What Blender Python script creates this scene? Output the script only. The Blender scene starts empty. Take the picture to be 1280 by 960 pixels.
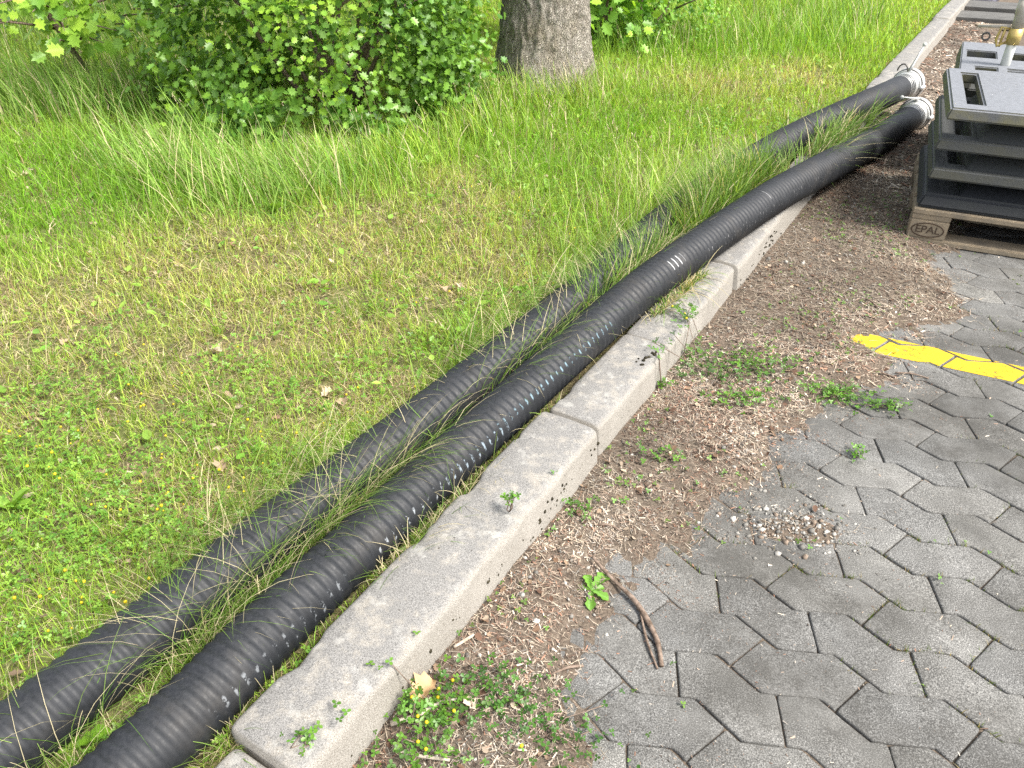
import bpy, bmesh, math, random
import numpy as np
from mathutils import Vector, Matrix

rad = math.radians
sc = bpy.context.scene
COL = sc.collection

# ------------------------------------------------------------------ camera, light, exposure
cam_d = bpy.data.cameras.new('camera'); cam = bpy.data.objects.new('camera', cam_d); COL.objects.link(cam)
CAM_H, CAM_P = 1.30, 34.0
cam.location = (0, 0, CAM_H); cam.rotation_euler = (rad(90 - CAM_P), 0, 0)
cam_d.sensor_width = 36; cam_d.lens = 27.0; cam_d.clip_start = .02; cam_d.clip_end = 600
sc.camera = cam

SUN_EL, SUN_AZ = 54.0, 118.0                       # azimuth clockwise from +Y (the view direction)
w = bpy.data.worlds.new('World'); sc.world = w; w.use_nodes = True
nt = w.node_tree; nt.nodes.clear()
sky = nt.nodes.new('ShaderNodeTexSky'); sky.sky_type = 'NISHITA'; sky.sun_disc = False
sky.sun_elevation = rad(SUN_EL); sky.sun_rotation = rad(SUN_AZ); sky.dust_density = 3.0; sky.ozone_density = 1.0
hs = nt.nodes.new('ShaderNodeHueSaturation'); hs.inputs['Saturation'].default_value = .38
bg = nt.nodes.new('ShaderNodeBackground'); bg.inputs['Strength'].default_value = .14
wo = nt.nodes.new('ShaderNodeOutputWorld')
nt.links.new(sky.outputs[0], hs.inputs['Color']); nt.links.new(hs.outputs[0], bg.inputs[0]); nt.links.new(bg.outputs[0], wo.inputs[0])
sl = bpy.data.lights.new('sun', 'SUN'); sl.energy = 2.8; sl.angle = rad(17); sl.color = (1, .95, .87)
sun = bpy.data.objects.new('sun', sl); COL.objects.link(sun)
sd = Vector((math.sin(rad(SUN_AZ)) * math.cos(rad(SUN_EL)), math.cos(rad(SUN_AZ)) * math.cos(rad(SUN_EL)), math.sin(rad(SUN_EL))))
sun.rotation_euler = sd.to_track_quat('Z', 'Y').to_euler(); sun.location = (4, -4, 12)
vs = sc.view_settings; vs.view_transform = 'Standard'; vs.look = 'None'; vs.gamma = 1; vs.use_curve_mapping = False
vs.exposure = 1.30
sc.cycles.use_denoising = False
sc.cycles.max_bounces = 8

# ------------------------------------------------------------------ helpers
RNG = np.random.default_rng(7); random.seed(7)
ORG = {}

def hash2(ix, iy, seed):
    h = (ix.astype(np.int64) * 374761393 + iy.astype(np.int64) * 668265263 + seed * 974711) & 0xffffffff
    h = ((h ^ (h >> 13)) * 1274126177) & 0xffffffff
    h = (h ^ (h >> 16)) & 0xffff
    return h / 65535.0

def vn(x, y, seed=0):
    x = np.asarray(x, float); y = np.asarray(y, float)
    xi = np.floor(x); yi = np.floor(y); fx = x - xi; fy = y - yi
    fx = fx * fx * (3 - 2 * fx); fy = fy * fy * (3 - 2 * fy)
    a = hash2(xi, yi, seed); b = hash2(xi + 1, yi, seed); c = hash2(xi, yi + 1, seed); d = hash2(xi + 1, yi + 1, seed)
    return (a * (1 - fx) + b * fx) * (1 - fy) + (c * (1 - fx) + d * fx) * fy

def fbm(x, y, seed=0, o=4):
    s = 0; a = .5; tot = 0
    for i in range(o):
        s = s + a * vn(np.asarray(x) * 2 ** i, np.asarray(y) * 2 ** i, seed + i * 17); tot += a; a *= .5
    return s / tot

def sstep(a, b, x):
    t = np.clip((np.asarray(x) - a) / (b - a), 0, 1); return t * t * (3 - 2 * t)

def tag(o, label=None, cat=None, group=None, kind=None):
    if label: o['label'] = label
    if cat: o['category'] = cat
    if group: o['group'] = group
    if kind: o['kind'] = kind
    return o

def empty(name, loc, label=None, cat=None, group=None, kind=None):
    o = bpy.data.objects.new(name, None); COL.objects.link(o); o.location = loc; o.empty_display_size = .05
    ORG[o] = np.array(loc, float)
    return tag(o, label, cat, group, kind)

def np_mesh(name, V, loops, totals, col=None, uv=None, smooth=False):
    me = bpy.data.meshes.new(name)
    V = np.ascontiguousarray(V, np.float32).reshape(-1, 3); loops = np.ascontiguousarray(loops, np.int32).ravel()
    totals = np.ascontiguousarray(totals, np.int32).ravel()
    starts = np.concatenate([[0], np.cumsum(totals)[:-1]]).astype(np.int32)
    me.vertices.add(len(V)); me.vertices.foreach_set('co', V.ravel())
    me.loops.add(len(loops)); me.loops.foreach_set('vertex_index', loops)
    me.polygons.add(len(totals)); me.polygons.foreach_set('loop_start', starts); me.polygons.foreach_set('loop_total', totals)
    if smooth: me.polygons.foreach_set('use_smooth', np.ones(len(totals), bool))
    me.update(calc_edges=True)
    if col is not None:
        at = me.attributes.new('col', 'FLOAT_COLOR', 'POINT')
        c = np.ones((len(V), 4), np.float32); c[:, :3] = col
        at.data.foreach_set('color', c.ravel())
    if uv is not None:
        ul = me.uv_layers.new(name='UVMap'); ul.data.foreach_set('uv', np.ascontiguousarray(uv, np.float32).ravel())
    return me

def link(name, me, m=None, parent=None, **kw):
    o = bpy.data.objects.new(name, me); COL.objects.link(o)
    if m is not None: me.materials.append(m)
    if parent is not None:
        o.parent = parent; ORG[o] = ORG[parent]
    else: ORG[o] = np.zeros(3)
    return tag(o, kw.get('label'), kw.get('cat'), kw.get('group'), kw.get('kind'))

def obj(name, V, F, m, parent=None, smooth=False, col=None, **kw):
    V = np.asarray(V, float).reshape(-1, 3)
    if parent is not None: V = V - ORG[parent]
    loops = [i for f in F for i in f]; totals = [len(f) for f in F]
    return link(name, np_mesh(name, V, loops, totals, col, None, smooth), m, parent, **kw)

def nobj(name, V, loops, totals, m, parent=None, smooth=False, col=None, uv=None, **kw):
    V = np.asarray(V, float).reshape(-1, 3)
    if parent is not None: V = V - ORG[parent]
    return link(name, np_mesh(name, V, loops, totals, col, uv, smooth), m, parent, **kw)

def bm_obj(name, bm, m, parent=None, smooth=False, **kw):
    me = bpy.data.meshes.new(name)
    if parent is not None: bmesh.ops.translate(bm, verts=bm.verts, vec=-Vector(ORG[parent]))
    bm.normal_update(); bm.to_mesh(me); bm.free()
    if smooth: me.polygons.foreach_set('use_smooth', np.ones(len(me.polygons), bool))
    return link(name, me, m, parent, **kw)

def grid_mesh(P):                                    # P: (a,b,3)
    a, b = P.shape[:2]
    idx = np.arange(a * b).reshape(a, b)
    q = np.stack([idx[:-1, :-1], idx[1:, :-1], idx[1:, 1:], idx[:-1, 1:]], -1).reshape(-1, 4)
    return P.reshape(-1, 3), q.ravel(), np.full(len(q), 4)

def frames(N, up=None, spin=None):
    """N random rotation matrices given unit normals N (n,3) and spin angles."""
    N = N / np.linalg.norm(N, axis=1, keepdims=True)
    ref = np.where(np.abs(N[:, 2:3]) > .95, np.array([[1., 0, 0]]), np.array([[0, 0, 1.]]))
    X = np.cross(ref, N); X /= np.linalg.norm(X, axis=1, keepdims=True)
    Y = np.cross(N, X)
    if spin is not None:
        c, s = np.cos(spin)[:, None], np.sin(spin)[:, None]
        X, Y = X * c + Y * s, -X * s + Y * c
    return np.stack([X, Y, N], -1)                   # columns

def scatter(TV, TF, P, R, S, C):
    """template verts/faces copied to points: returns V, loops, totals, col"""
    TV = np.asarray(TV, float); n = len(P); k = len(TV)
    S = np.asarray(S, float)
    if S.ndim == 1: S = S[:, None]
    V = np.einsum('nij,nkj->nki', R, TV[None] * (S[:, None, :] if S.shape[1] == 3 else S[:, None, :])) + P[:, None, :]
    lp = np.array([i for f in TF for i in f]); tt = np.array([len(f) for f in TF])
    loops = (lp[None] + (np.arange(n) * k)[:, None]).ravel()
    col = np.repeat(np.asarray(C), k, axis=0)
    return V.reshape(-1, 3), loops, np.tile(tt, n), col

def join(parts):
    V = []; L = []; T = []; C = []; off = 0
    for v, l, t, c in parts:
        if len(v) == 0: continue
        V.append(v); L.append(l + off); T.append(t); C.append(c); off += len(v)
    return np.concatenate(V), np.concatenate(L), np.concatenate(T), np.concatenate(C)

def blades(P, az, length, width, lean, bend, C, S=2, tipc=None, face=None):
    """grass blades: P (n,3) roots, az lean azimuth, lean/bend in radians"""
    n = len(P); seg = length / S
    pts = [P]; th = lean.copy(); p = P.copy()
    d = np.stack([np.cos(az), np.sin(az)], -1)
    for i in range(S):
        st = np.sin(th)[:, None]; ct = np.cos(th)
        p = p + np.concatenate([d * st * seg[:, None], (ct * seg)[:, None]], 1)
        pts.append(p); th = th + bend / S
    fa = az + np.pi / 2 if face is None else face
    wv = np.stack([np.cos(fa), np.sin(fa), np.zeros(n)], -1)
    V = []; prof = [1, .95, .85, .68, .45, .3] if S > 3 else [1, .8, .5, .3]
    for i in range(S):
        hw = (width * .5 * (prof[int(i * (len(prof) - 1) / max(S, 1))] if S > 2 else [1, .72][i]))[:, None]
        V += [pts[i] - wv * hw, pts[i] + wv * hw]
    V.append(pts[S])
    V = np.stack(V, 1)                               # n, 2S+1, 3
    k = 2 * S + 1
    lp = []; tt = []
    for i in range(S - 1):
        a = 2 * i; lp += [a, a + 1, a + 3, a + 2]; tt.append(4)
    a = 2 * (S - 1); lp += [a, a + 1, 2 * S]; tt.append(3)
    loops = (np.array(lp)[None] + (np.arange(n) * k)[:, None]).ravel()
    col = np.repeat(C[:, None, :], k, 1)
    if tipc is not None: col[:, -3:] = tipc[:, None, :]
    return V.reshape(-1, 3), loops, np.tile(tt, n), col.reshape(-1, 3)

def tube(path, radii, seg=8, cap=True):
    path = [Vector(p) for p in path]; V = []; F = []
    up = Vector((0, 0, 1)); prev = None
    for i, p in enumerate(path):
        t = (path[min(i + 1, len(path) - 1)] - path[max(i - 1, 0)]).normalized()
        if prev is None:
            x = t.cross(up)
            if x.length < 1e-3: x = t.cross(Vector((1, 0, 0)))
        else: x = prev - t * prev.dot(t)
        x.normalize(); y = t.cross(x); prev = x
        r = radii[i] if hasattr(radii, '__len__') else radii
        for j in range(seg):
            a = 2 * math.pi * j / seg; V.append(p + x * math.cos(a) * r + y * math.sin(a) * r)
    for i in range(len(path) - 1):
        for j in range(seg):
            F.append((i * seg + j, i * seg + (j + 1) % seg, (i + 1) * seg + (j + 1) % seg, (i + 1) * seg + j))
    if cap:
        F.append(tuple(range(seg - 1, -1, -1))); b = (len(path) - 1) * seg; F.append(tuple(range(b, b + seg)))
    return [tuple(v) for v in V], F

def merge(*vf):
    V = []; F = []
    for v, f in vf:
        o = len(V); V += list(v); F += [tuple(i + o for i in q) for q in f]
    return V, F

def lathe(c, ax, prof, seg=28):
    """prof: list of (distance along axis, radius); closed rings, open ends unless r=0"""
    ax = Vector(ax).normalized(); x = ax.cross(Vector((0, 0, 1)))
    if x.length < 1e-3: x = Vector((1, 0, 0))
    x.normalize(); y = ax.cross(x); V = []; F = []
    for d, r in prof:
        for j in range(seg):
            a = 2 * math.pi * j / seg; V.append(tuple(Vector(c) + ax * d + x * math.cos(a) * r + y * math.sin(a) * r))
    for i in range(len(prof) - 1):
        for j in range(seg): F.append((i * seg + j, i * seg + (j + 1) % seg, (i + 1) * seg + (j + 1) % seg, (i + 1) * seg + j))
    return V, F

def sphere(c, r, nu=10, nv=7):
    V = []; F = []
    for i in range(nv + 1):
        p = math.pi * i / nv
        for j in range(nu):
            a = 2 * math.pi * j / nu; V.append((c[0] + r * math.sin(p) * math.cos(a), c[1] + r * math.sin(p) * math.sin(a), c[2] + r * math.cos(p)))
    for i in range(nv):
        for j in range(nu): F.append((i * nu + j, (i + 1) * nu + j, (i + 1) * nu + (j + 1) % nu, i * nu + (j + 1) % nu))
    return V, F

# ------------------------------------------------------------------ materials
class NT:
    def __init__(s, name):
        s.m = bpy.data.materials.new(name); s.m.use_nodes = True; s.t = s.m.node_tree; s.t.nodes.clear()
        s.out = s.t.nodes.new('ShaderNodeOutputMaterial')
    def n(s, typ, ins=None, **pr):
        nd = s.t.nodes.new('ShaderNode' + typ)
        for k, v in pr.items(): setattr(nd, k, v)
        for k, v in (ins or {}).items(): s.set(nd.inputs[k], v)
        return nd
    def set(s, sock, v):
        if isinstance(v, bpy.types.NodeSocket): s.t.links.new(v, sock)
        elif isinstance(v, bpy.types.Node): s.t.links.new(v.outputs[0], sock)
        else:
            if isinstance(v, (tuple, list)) and len(v) == 3 and sock.type == 'RGBA': v = (*v, 1)
            sock.default_value = v
    def ramp(s, f, stops, interp='LINEAR'):
        nd = s.n('ValToRGB'); nd.color_ramp.interpolation = interp; e = nd.color_ramp.elements
        while len(e) < len(stops): e.new(.5)
        for el, (p, c) in zip(e, stops):
            el.position = p; el.color = (*c, 1) if hasattr(c, '__len__') else (c, c, c, 1)
        s.set(nd.inputs[0], f); return nd.outputs[0]
    def noise(s, vec, scale, detail=4, rough=.55, **k):
        return s.n('TexNoise', {'Vector': vec, 'Scale': scale, 'Detail': detail, 'Roughness': rough}, **k).outputs[0]
    def mix(s, f, a, b, mode='MIX'):
        nd = s.n('Mix', data_type='RGBA', blend_type=mode)
        s.set(nd.inputs[0], f); s.set(nd.inputs[6], a); s.set(nd.inputs[7], b); return nd.outputs[2]
    def math(s, op, a, b=0.0, clamp=False):
        nd = s.n('Math', operation=op, use_clamp=clamp); s.set(nd.inputs[0], a); s.set(nd.inputs[1], b); return nd.outputs[0]
    def bump(s, h, strength=.5, dist=.005, normal=None):
        nd = s.n('Bump', {'Height': h, 'Strength': strength, 'Distance': dist})
        if normal is not None: s.set(nd.inputs['Normal'], normal)
        return nd.outputs[0]
    def principled(s, col, rough=.6, normal=None, spec=.4, **k):
        b = s.n('BsdfPrincipled', {'Base Color': col, 'Roughness': rough, 'Specular IOR Level': spec, **k})
        if normal is not None: s.set(b.inputs['Normal'], normal)
        return b
    def done(s, shader):
        s.t.links.new(shader.outputs[0] if isinstance(shader, bpy.types.Node) else shader, s.out.inputs[0]); return s.m
    def pos(s): return s.n('NewGeometry').outputs['Position']
    def obj(s): return s.n('TexCoord').outputs['Object']

def leaf_mat(name, transl=.35, rough=.5, spec=.35):
    t = NT(name); c = t.n('Attribute', attribute_name='col').outputs['Color']
    p = t.principled(c, rough, spec=spec)
    tc = t.mix(1.0, c, (1.25, 1.15, .55), 'MULTIPLY')
    tr = t.n('BsdfTranslucent', {'Color': tc})
    return t.done(t.n('MixShader', {0: transl, 1: p.outputs[0], 2: tr.outputs[0]}))

def col_mat(name, rough=.8, spec=.25):
    t = NT(name); c = t.n('Attribute', attribute_name='col').outputs['Color']
    return t.done(t.principled(c, rough, spec=spec))

M = {}
M['grass'] = leaf_mat('grass', .45, .5, .3)
M['leaf'] = leaf_mat('leaf', .36, .40, .45)
M['dry'] = leaf_mat('dry_plant', .15, .75, .2)
M['debris'] = col_mat('debris', .85, .2)

t = NT('soil'); p = t.pos()
n1 = t.noise(p, 9, 5, .6); n2 = t.noise(p, 160, 4, .65); n3 = t.noise(p, 45, 3)
c = t.mix(t.ramp(n2, [(.3, 0), (.72, 1)]), (0.0612, 0.0468, 0.036), (0.2088, 0.1656, 0.126))
c = t.mix(t.ramp(n1, [(.4, 0), (.65, .55)]), c, (0.0972, 0.08064, 0.06336))
hgt = t.math('ADD', n2, t.math('MULTIPLY', n3, .8))
M['soil'] = t.done(t.principled(c, .95, t.bump(hgt, .8, .006), .15))

t = NT('turf_soil'); p = t.pos()
n1 = t.noise(p, 5, 4); n2 = t.noise(p, 120, 4, .65); n4 = t.noise(p, 13, 5, .65)
c = t.mix(t.ramp(n2, [(.32, 0), (.7, 1)]), (.060, .050, .026), (.27, .23, .125))
c = t.mix(t.ramp(n1, [(.35, 0), (.6, .8)]), c, (.10, .125, .035))
c = t.mix(t.ramp(n4, [(.5, 0), (.66, .85)]), c, (.055, .042, .026))
M['turf'] = t.done(t.principled(c, .95, t.bump(n2, .8, .006), .15))

def concrete(name, base, dark, light, speck, lichen=0.0, sc1=420, rough=.85, obj_rand=False):
    t = NT(name); p = t.pos()
    fine = t.noise(p, sc1, 3, .7); mid = t.noise(p, 60, 4, .6); big = t.noise(p, 7, 4, .6)
    c = t.mix(t.ramp(big, [(.35, 0), (.68, 1)]), base, dark)
    c = t.mix(t.ramp(mid, [(.42, 0), (.62, .35)]), c, dark)
    c = t.mix(t.ramp(fine, [(.5, 0), (.62, .9)]), c, light)
    c = t.mix(t.ramp(fine, [(.34, .9), (.45, 0)]), c, speck)
    if obj_rand:
        r = t.n('ObjectInfo').outputs['Random']
        c = t.mix(1.0, c, t.ramp(r, [(0, (.86, .87, .88)), (.5, (.97, .97, .97)), (1, (1.06, 1.05, 1.02))]), 'MULTIPLY')
    hole = t.ramp(t.n('TexVoronoi', {'Vector': p, 'Scale': 170.0}).outputs['Distance'], [(.05, 0), (.17, 1)])
    hh = t.math('ADD', t.math('MULTIPLY', fine, .5), t.math('ADD', t.math('MULTIPLY', hole, .35), t.math('MULTIPLY', mid, .6)))
    return t, c, hh, p, fine, mid, big

t, c, hh, p, fine, mid, big = concrete('paving_concrete', (.160, .158, .151), (.090, .088, .083), (.33, .325, .31), (.015, .015, .015), obj_rand=True)
wh = t.ramp(t.n('TexVoronoi', {'Vector': p, 'Scale': 95.0}).outputs['Distance'], [(.09, .85), (.15, 0)])
wm = t.math('MULTIPLY', wh, t.ramp(t.noise(p, 40, 2), [(.46, 0), (.55, 1)]))
c = t.mix(wm, c, (0.42, 0.413, 0.392))
st = t.ramp(t.noise(p, 2.6, 6, .7), [(.40, 0), (.62, .75)])
c = t.mix(st, c, (0.05225, 0.0495, 0.04345))
st = t.ramp(t.noise(p, 4.5, 5, .7, noise_dimensions='4D'), [(.52, 0), (.70, .5)])
c = t.mix(st, c, (0.1674, 0.1643, 0.155))
M['paver'] = t.done(t.principled(c, .85, t.bump(hh, .55, .0025), .3))

t, c, hh, p, fine, mid, big = concrete('kerb_concrete', (.295, .276, .245), (.245, .226, .197), (.40, .38, .345), (.085, .072, .058), sc1=520)
nz = t.n('SeparateXYZ', {0: t.n('NewGeometry').outputs['Normal']}).outputs[2]
up = t.ramp(nz, [(.45, 0), (.92, 1)])
li = t.noise(p, 30, 6, .72); li2 = t.noise(p, 8, 3, .6)
lm = t.math('MULTIPLY', up, t.ramp(t.math('ADD', t.math('MULTIPLY', li, .75), t.math('MULTIPLY', li2, .35)), [(.44, 0), (.55, .95)]))
c = t.mix(lm, c, t.ramp(t.noise(p, 420, 4, .75), [(.36, (.075, .073, .070)), (.60, (.28, .272, .26))]))
wl = t.math('MULTIPLY', up, t.ramp(t.noise(p, 21, 5, .7), [(.56, 0), (.66, .7)]))
c = t.mix(wl, c, (0.352, 0.344, 0.32))
ds = t.ramp(t.n('TexVoronoi', {'Vector': p, 'Scale': 60.0}).outputs['Distance'], [(.10, 1), (.16, 0)])
dm = t.math('MULTIPLY', ds, t.ramp(t.noise(p, 17, 2), [(.56, 0), (.64, .9)]))
c = t.mix(dm, c, (.04, .034, .026))
M['kerb'] = t.done(t.principled(c, .88, t.bump(hh, .7, .003), .25))

def rubber(name, marks):
    t = NT(name); uv = t.n('UVMap', uv_map='UVMap').outputs[0]
    s = t.n('SeparateXYZ', {0: uv}); u, v = s.outputs[0], s.outputs[1]
    p = t.pos(); n1 = t.noise(p, 14, 4, .6); n2 = t.noise(p, 130, 4, .65)
    c = t.mix(t.ramp(n1, [(.38, 0), (.68, 1)]), (0.0076, 0.0088, 0.0108), (0.0152, 0.0168, 0.02))
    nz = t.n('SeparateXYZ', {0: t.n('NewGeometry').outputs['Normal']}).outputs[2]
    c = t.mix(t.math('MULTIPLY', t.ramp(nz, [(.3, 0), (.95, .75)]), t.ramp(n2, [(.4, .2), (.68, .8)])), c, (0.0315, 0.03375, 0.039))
    c = t.mix(t.ramp(t.noise(p, 6, 6, .7), [(.52, 0), (.72, .45)]), c, (0.0525, 0.0462, 0.0385))
    # scuffs on rib crests: (u0,u1,v0,v1,colour,coverage)
    crest = t.ramp(t.math('SINE', t.math('MULTIPLY', t.math('ADD', t.math('DIVIDE', u, .0240), v), 2 * math.pi)), [(.15, 0), (.7, 1)])
    sn = t.noise(t.n('CombineXYZ', {0: t.math('MULTIPLY', u, 60.0), 1: t.math('MULTIPLY', v, 26.0)}).outputs[0], 1.0, 3, .6)
    for (u0, u1, v0, v1, colr, cov) in marks:
        def box(x, a, b, f):
            return t.math('MULTIPLY', t.ramp(t.math('DIVIDE', t.math('SUBTRACT', x, a - f), 2 * f), [(0, 0), (1, 1)]),
                          t.ramp(t.math('DIVIDE', t.math('SUBTRACT', x, b - f), 2 * f), [(0, 1), (1, 0)]))
        msk = t.math('MULTIPLY', box(u, u0, u1, .012), box(v, v0, v1, .008))
        msk = t.math('MULTIPLY', msk, t.ramp(sn, [(max(.62 - cov * .45, .05), 0), (max(.70 - cov * .45, .12), 1)]))
        c = t.mix(t.math('MULTIPLY', msk, crest), c, colr)
    r = t.ramp(n2, [(.3, .50), (.7, .72)])
    return t.done(t.principled(c, r, t.bump(n2, .25, .0012), .45))

def metal(name, col, rough=.4, metallic=.85, dirt=(.18, .17, .15), damt=.5):
    t = NT(name); p = t.obj(); n1 = t.noise(p, 30, 4, .6); n2 = t.noise(p, 180, 3, .6)
    f = t.ramp(n1, [(.42, 0), (.7, damt)])
    return t.done(t.principled(t.mix(f, col, dirt), t.ramp(n2, [(.3, rough - .08), (.7, rough + .15)]), t.bump(n2, .2, .001), .5, Metallic=t.math('MULTIPLY', t.math('SUBTRACT', 1.0, f), metallic)))
M['alu'] = metal('cast_aluminium', (.62, .63, .62), .42, .6)
M['steel'] = metal('galvanised_steel', (.55, .55, .53), .35, .85)
M['brass'] = metal('yellow_zinc', (.60, .46, .16), .4, .7, (.32, .22, .09))
M['darksteel'] = metal('dark_steel', (.10, .095, .09), .5, .6)
t = NT('white_paint'); p = t.obj(); n1 = t.noise(p, 12, 5, .65)
M['white'] = t.done(t.principled(t.mix(t.ramp(n1, [(.5, 0), (.75, .6)]), (0.56, 0.568, 0.528), (0.36, 0.376, 0.304)), .45))
t = NT('dull_zinc_tube'); p = t.obj(); n1 = t.noise(p, 25, 5, .65)
M['zinc'] = t.done(t.principled(t.mix(t.ramp(n1, [(.45, 0), (.7, .7)]), (.50, .46, .40), (.33, .27, .19)), .55))

def plastic(name, base, dust, algae, amt):
    t = NT(name); p = t.pos(); n1 = t.noise(p, 9, 5, .6); n2 = t.noise(p, 220, 4, .7); n3 = t.noise(p, 55, 4, .65)
    nz = t.n('SeparateXYZ', {0: t.n('NewGeometry').outputs['Normal']}).outputs[2]
    c = t.mix(t.ramp(n2, [(.4, 0), (.62, .5)]), base, tuple(x * 1.7 for x in base))
    c = t.mix(t.math('MULTIPLY', t.ramp(nz, [(.5, 0), (.95, amt)]), t.ramp(n3, [(.3, .55), (.62, 1)])), c, dust)
    c = t.mix(t.math('MULTIPLY', t.ramp(nz, [(.3, 1), (.7, 0)]), t.ramp(n1, [(.36, 0), (.6, .75)])), c, algae)
    wsp = t.ramp(t.n('TexVoronoi', {'Vector': p, 'Scale': 55.0}).outputs['Distance'], [(.06, .8), (.11, 0)])
    c = t.mix(t.math('MULTIPLY', wsp, t.ramp(n3, [(.58, 0), (.64, 1)])), c, (.05, .05, .05))
    return t.done(t.principled(c, .62, t.bump(t.math('ADD', n2, t.math('MULTIPLY', n3, .7)), .5, .002), .4))
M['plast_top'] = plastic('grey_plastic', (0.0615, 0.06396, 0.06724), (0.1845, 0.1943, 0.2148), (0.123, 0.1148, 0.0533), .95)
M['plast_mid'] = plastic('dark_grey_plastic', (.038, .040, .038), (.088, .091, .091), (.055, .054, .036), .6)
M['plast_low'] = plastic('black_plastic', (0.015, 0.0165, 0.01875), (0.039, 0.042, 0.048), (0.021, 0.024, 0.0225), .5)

t = NT('pallet_wood'); p = t.obj()
mp = t.n('Mapping', {'Vector': p, 'Scale': (1.6, 26, 26)}).outputs[0]
g1 = t.noise(mp, 9, 5, .6); g2 = t.noise(p, 14, 4); g3 = t.noise(p, 300, 2)
c = t.mix(t.ramp(g1, [(.3, 0), (.7, 1)]), (0.24, 0.188, 0.124), (0.368, 0.304, 0.216))
c = t.mix(t.ramp(g2, [(.42, 0), (.7, .65)]), c, (0.16, 0.14, 0.112))
M['wood'] = t.done(t.principled(c, .8, t.bump(t.math('ADD', g1, t.math('MULTIPLY', g3, .3)), .5, .002), .25))
t = NT('brand_burn'); M['burn'] = t.done(t.principled((.055, .036, .024), .9))

t = NT('bark'); p = t.obj()
mp = t.n('Mapping', {'Vector': p, 'Scale': (1, 1, .28)}).outputs[0]
b1 = t.n('TexVoronoi', {'Vector': t.n('VectorMath', {0: mp, 1: t.n('TexNoise', {'Vector': mp, 'Scale': 14.0, 'Detail': 3.0}).outputs['Color']}, operation='ADD').outputs[0], 'Scale': 32.0}, feature='DISTANCE_TO_EDGE').outputs['Distance']
b2 = t.noise(mp, 60, 5, .65); b3 = t.noise(p, 5, 4)
c = t.mix(t.ramp(b2, [(.3, 0), (.7, 1)]), (.30, .262, .215), (.56, .52, .455))
c = t.mix(t.ramp(b3, [(.45, 0), (.7, .6)]), c, (.24, .20, .12))
c = t.mix(t.ramp(b1, [(0, .85), (.10, 0)]), c, (.10, .08, .062))
M['bark'] = t.done(t.principled(c, .9, t.bump(t.math('ADD', t.ramp(b1, [(0, 0), (.16, 1)]), t.math('MULTIPLY', b2, .6)), .9, .012), .2))
t = NT('twig_bark'); p = t.obj(); n1 = t.noise(p, 90, 4)
M['twig'] = t.done(t.principled(t.mix(t.ramp(n1, [(.35, 0), (.65, 1)]), (.10, .07, .05), (.25, .19, .15)), .85, t.bump(n1, .5, .002), .2))
t = NT('pale_twig'); p = t.obj(); n1 = t.noise(p, 90, 4)
M['paletwig'] = t.done(t.principled(t.mix(t.ramp(n1, [(.35, 0), (.65, 1)]), (.30, .25, .19), (.52, .46, .38)), .85, t.bump(n1, .5, .002), .2))

t = NT('yellow_paint'); p = t.pos(); n1 = t.noise(p, 60, 4, .7); n2 = t.noise(p, 420, 3, .7); n3 = t.noise(p, 9, 3)
pc = t.mix(t.ramp(n2, [(.35, .6), (.5, 0)]), (0.5676, 0.3698, 0.01548), (0.3612, 0.2408, 0.0258))
ps = t.principled(pc, .65, t.bump(n2, .5, .002), .35)
f = t.math('ADD', t.math('ADD', t.math('MULTIPLY', n2, .5), t.math('MULTIPLY', n1, .5)), t.math('MULTIPLY', n3, .25))
msk = t.ramp(f, [(.695, 1), (.73, 0)])
M['paint'] = t.done(t.n('MixShader', {0: msk, 1: t.n('BsdfTransparent').outputs[0], 2: ps.outputs[0]}))

# ------------------------------------------------------------------ the lie of the land
KA = rad(58.4); K = np.array([math.cos(KA), math.sin(KA)]); NV = np.array([K[1], -K[0]])
def xy(t_, n_): return np.stack([np.asarray(t_) * K[0] + np.asarray(n_) * NV[0], np.asarray(t_) * K[1] + np.asarray(n_) * NV[1]], -1)
def tn(x, y): return x * K[0] + y * K[1], x * NV[0] + y * NV[1]
def proj(x, y, z):
    P = rad(CAM_P); z = z - CAM_H
    zc = y * math.cos(P) - z * math.sin(P); yc = y * math.sin(P) + z * math.cos(P)
    zc = np.where(np.abs(zc) < 1e-3, 1e-3, zc)
    return x / zc * .75, yc / zc * .75, zc           # frame spans +-.5 by +-.375
KF, KB, KH = -.613, -.768, .128                      # kerb front, back, height

def lawn_z(x, y):
    t_, n_ = tn(x, y)
    z = .088 + .05 * (fbm(x * .9, y * .9, 3, 3) - .5) + .022 * (fbm(x * 6, y * 6, 9, 3) - .5)
    z = z - .030 * np.exp(-((n_ + .87) / .10) ** 2) - .018 * np.exp(-((n_ + 1.04) / .10) ** 2)
    return z + .02 * sstep(-1.3, -3.5, n_)

BT = [-4, .3, .7, .84, 1.0, 1.13, 1.36, 1.52, 1.79, 2.04, 2.25, 2.38, 2.46, 2.54, 2.77, 3.1, 3.35, 3.8, 6, 9, 14]
BN = [-.28, -.28, -.31, -.38, -.39, -.43, -.40, -.32, -.28, -.17, -.06, -.05, -.19, -.06, .10, .02, -.10, .06, .12, -.2, -.3]
def cover(x, y):                                     # how deep the litter lies: 1 by the kerb, 0 on the clean paving
    t_, n_ = tn(x, y)
    nb = np.interp(t_, BT, BN)
    d = nb - n_ + .11 * (fbm(x * 5, y * 5, 31, 3) - .5) * 2 + .05 * (fbm(x * 22, y * 22, 37, 2) - .5) * 2
    c_ = sstep(-.09, .17, d + .06 * (fbm(x * 60, y * 60, 39, 2) - .5) * 2)
    g_ = .62 * np.exp(-(((x - .68) / .10) ** 2 + ((y - 1.31) / .045) ** 2)) * (.5 + fbm(x * 20, y * 20, 5, 2))
    return np.clip(np.maximum(c_, g_), 0, 1)
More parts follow.
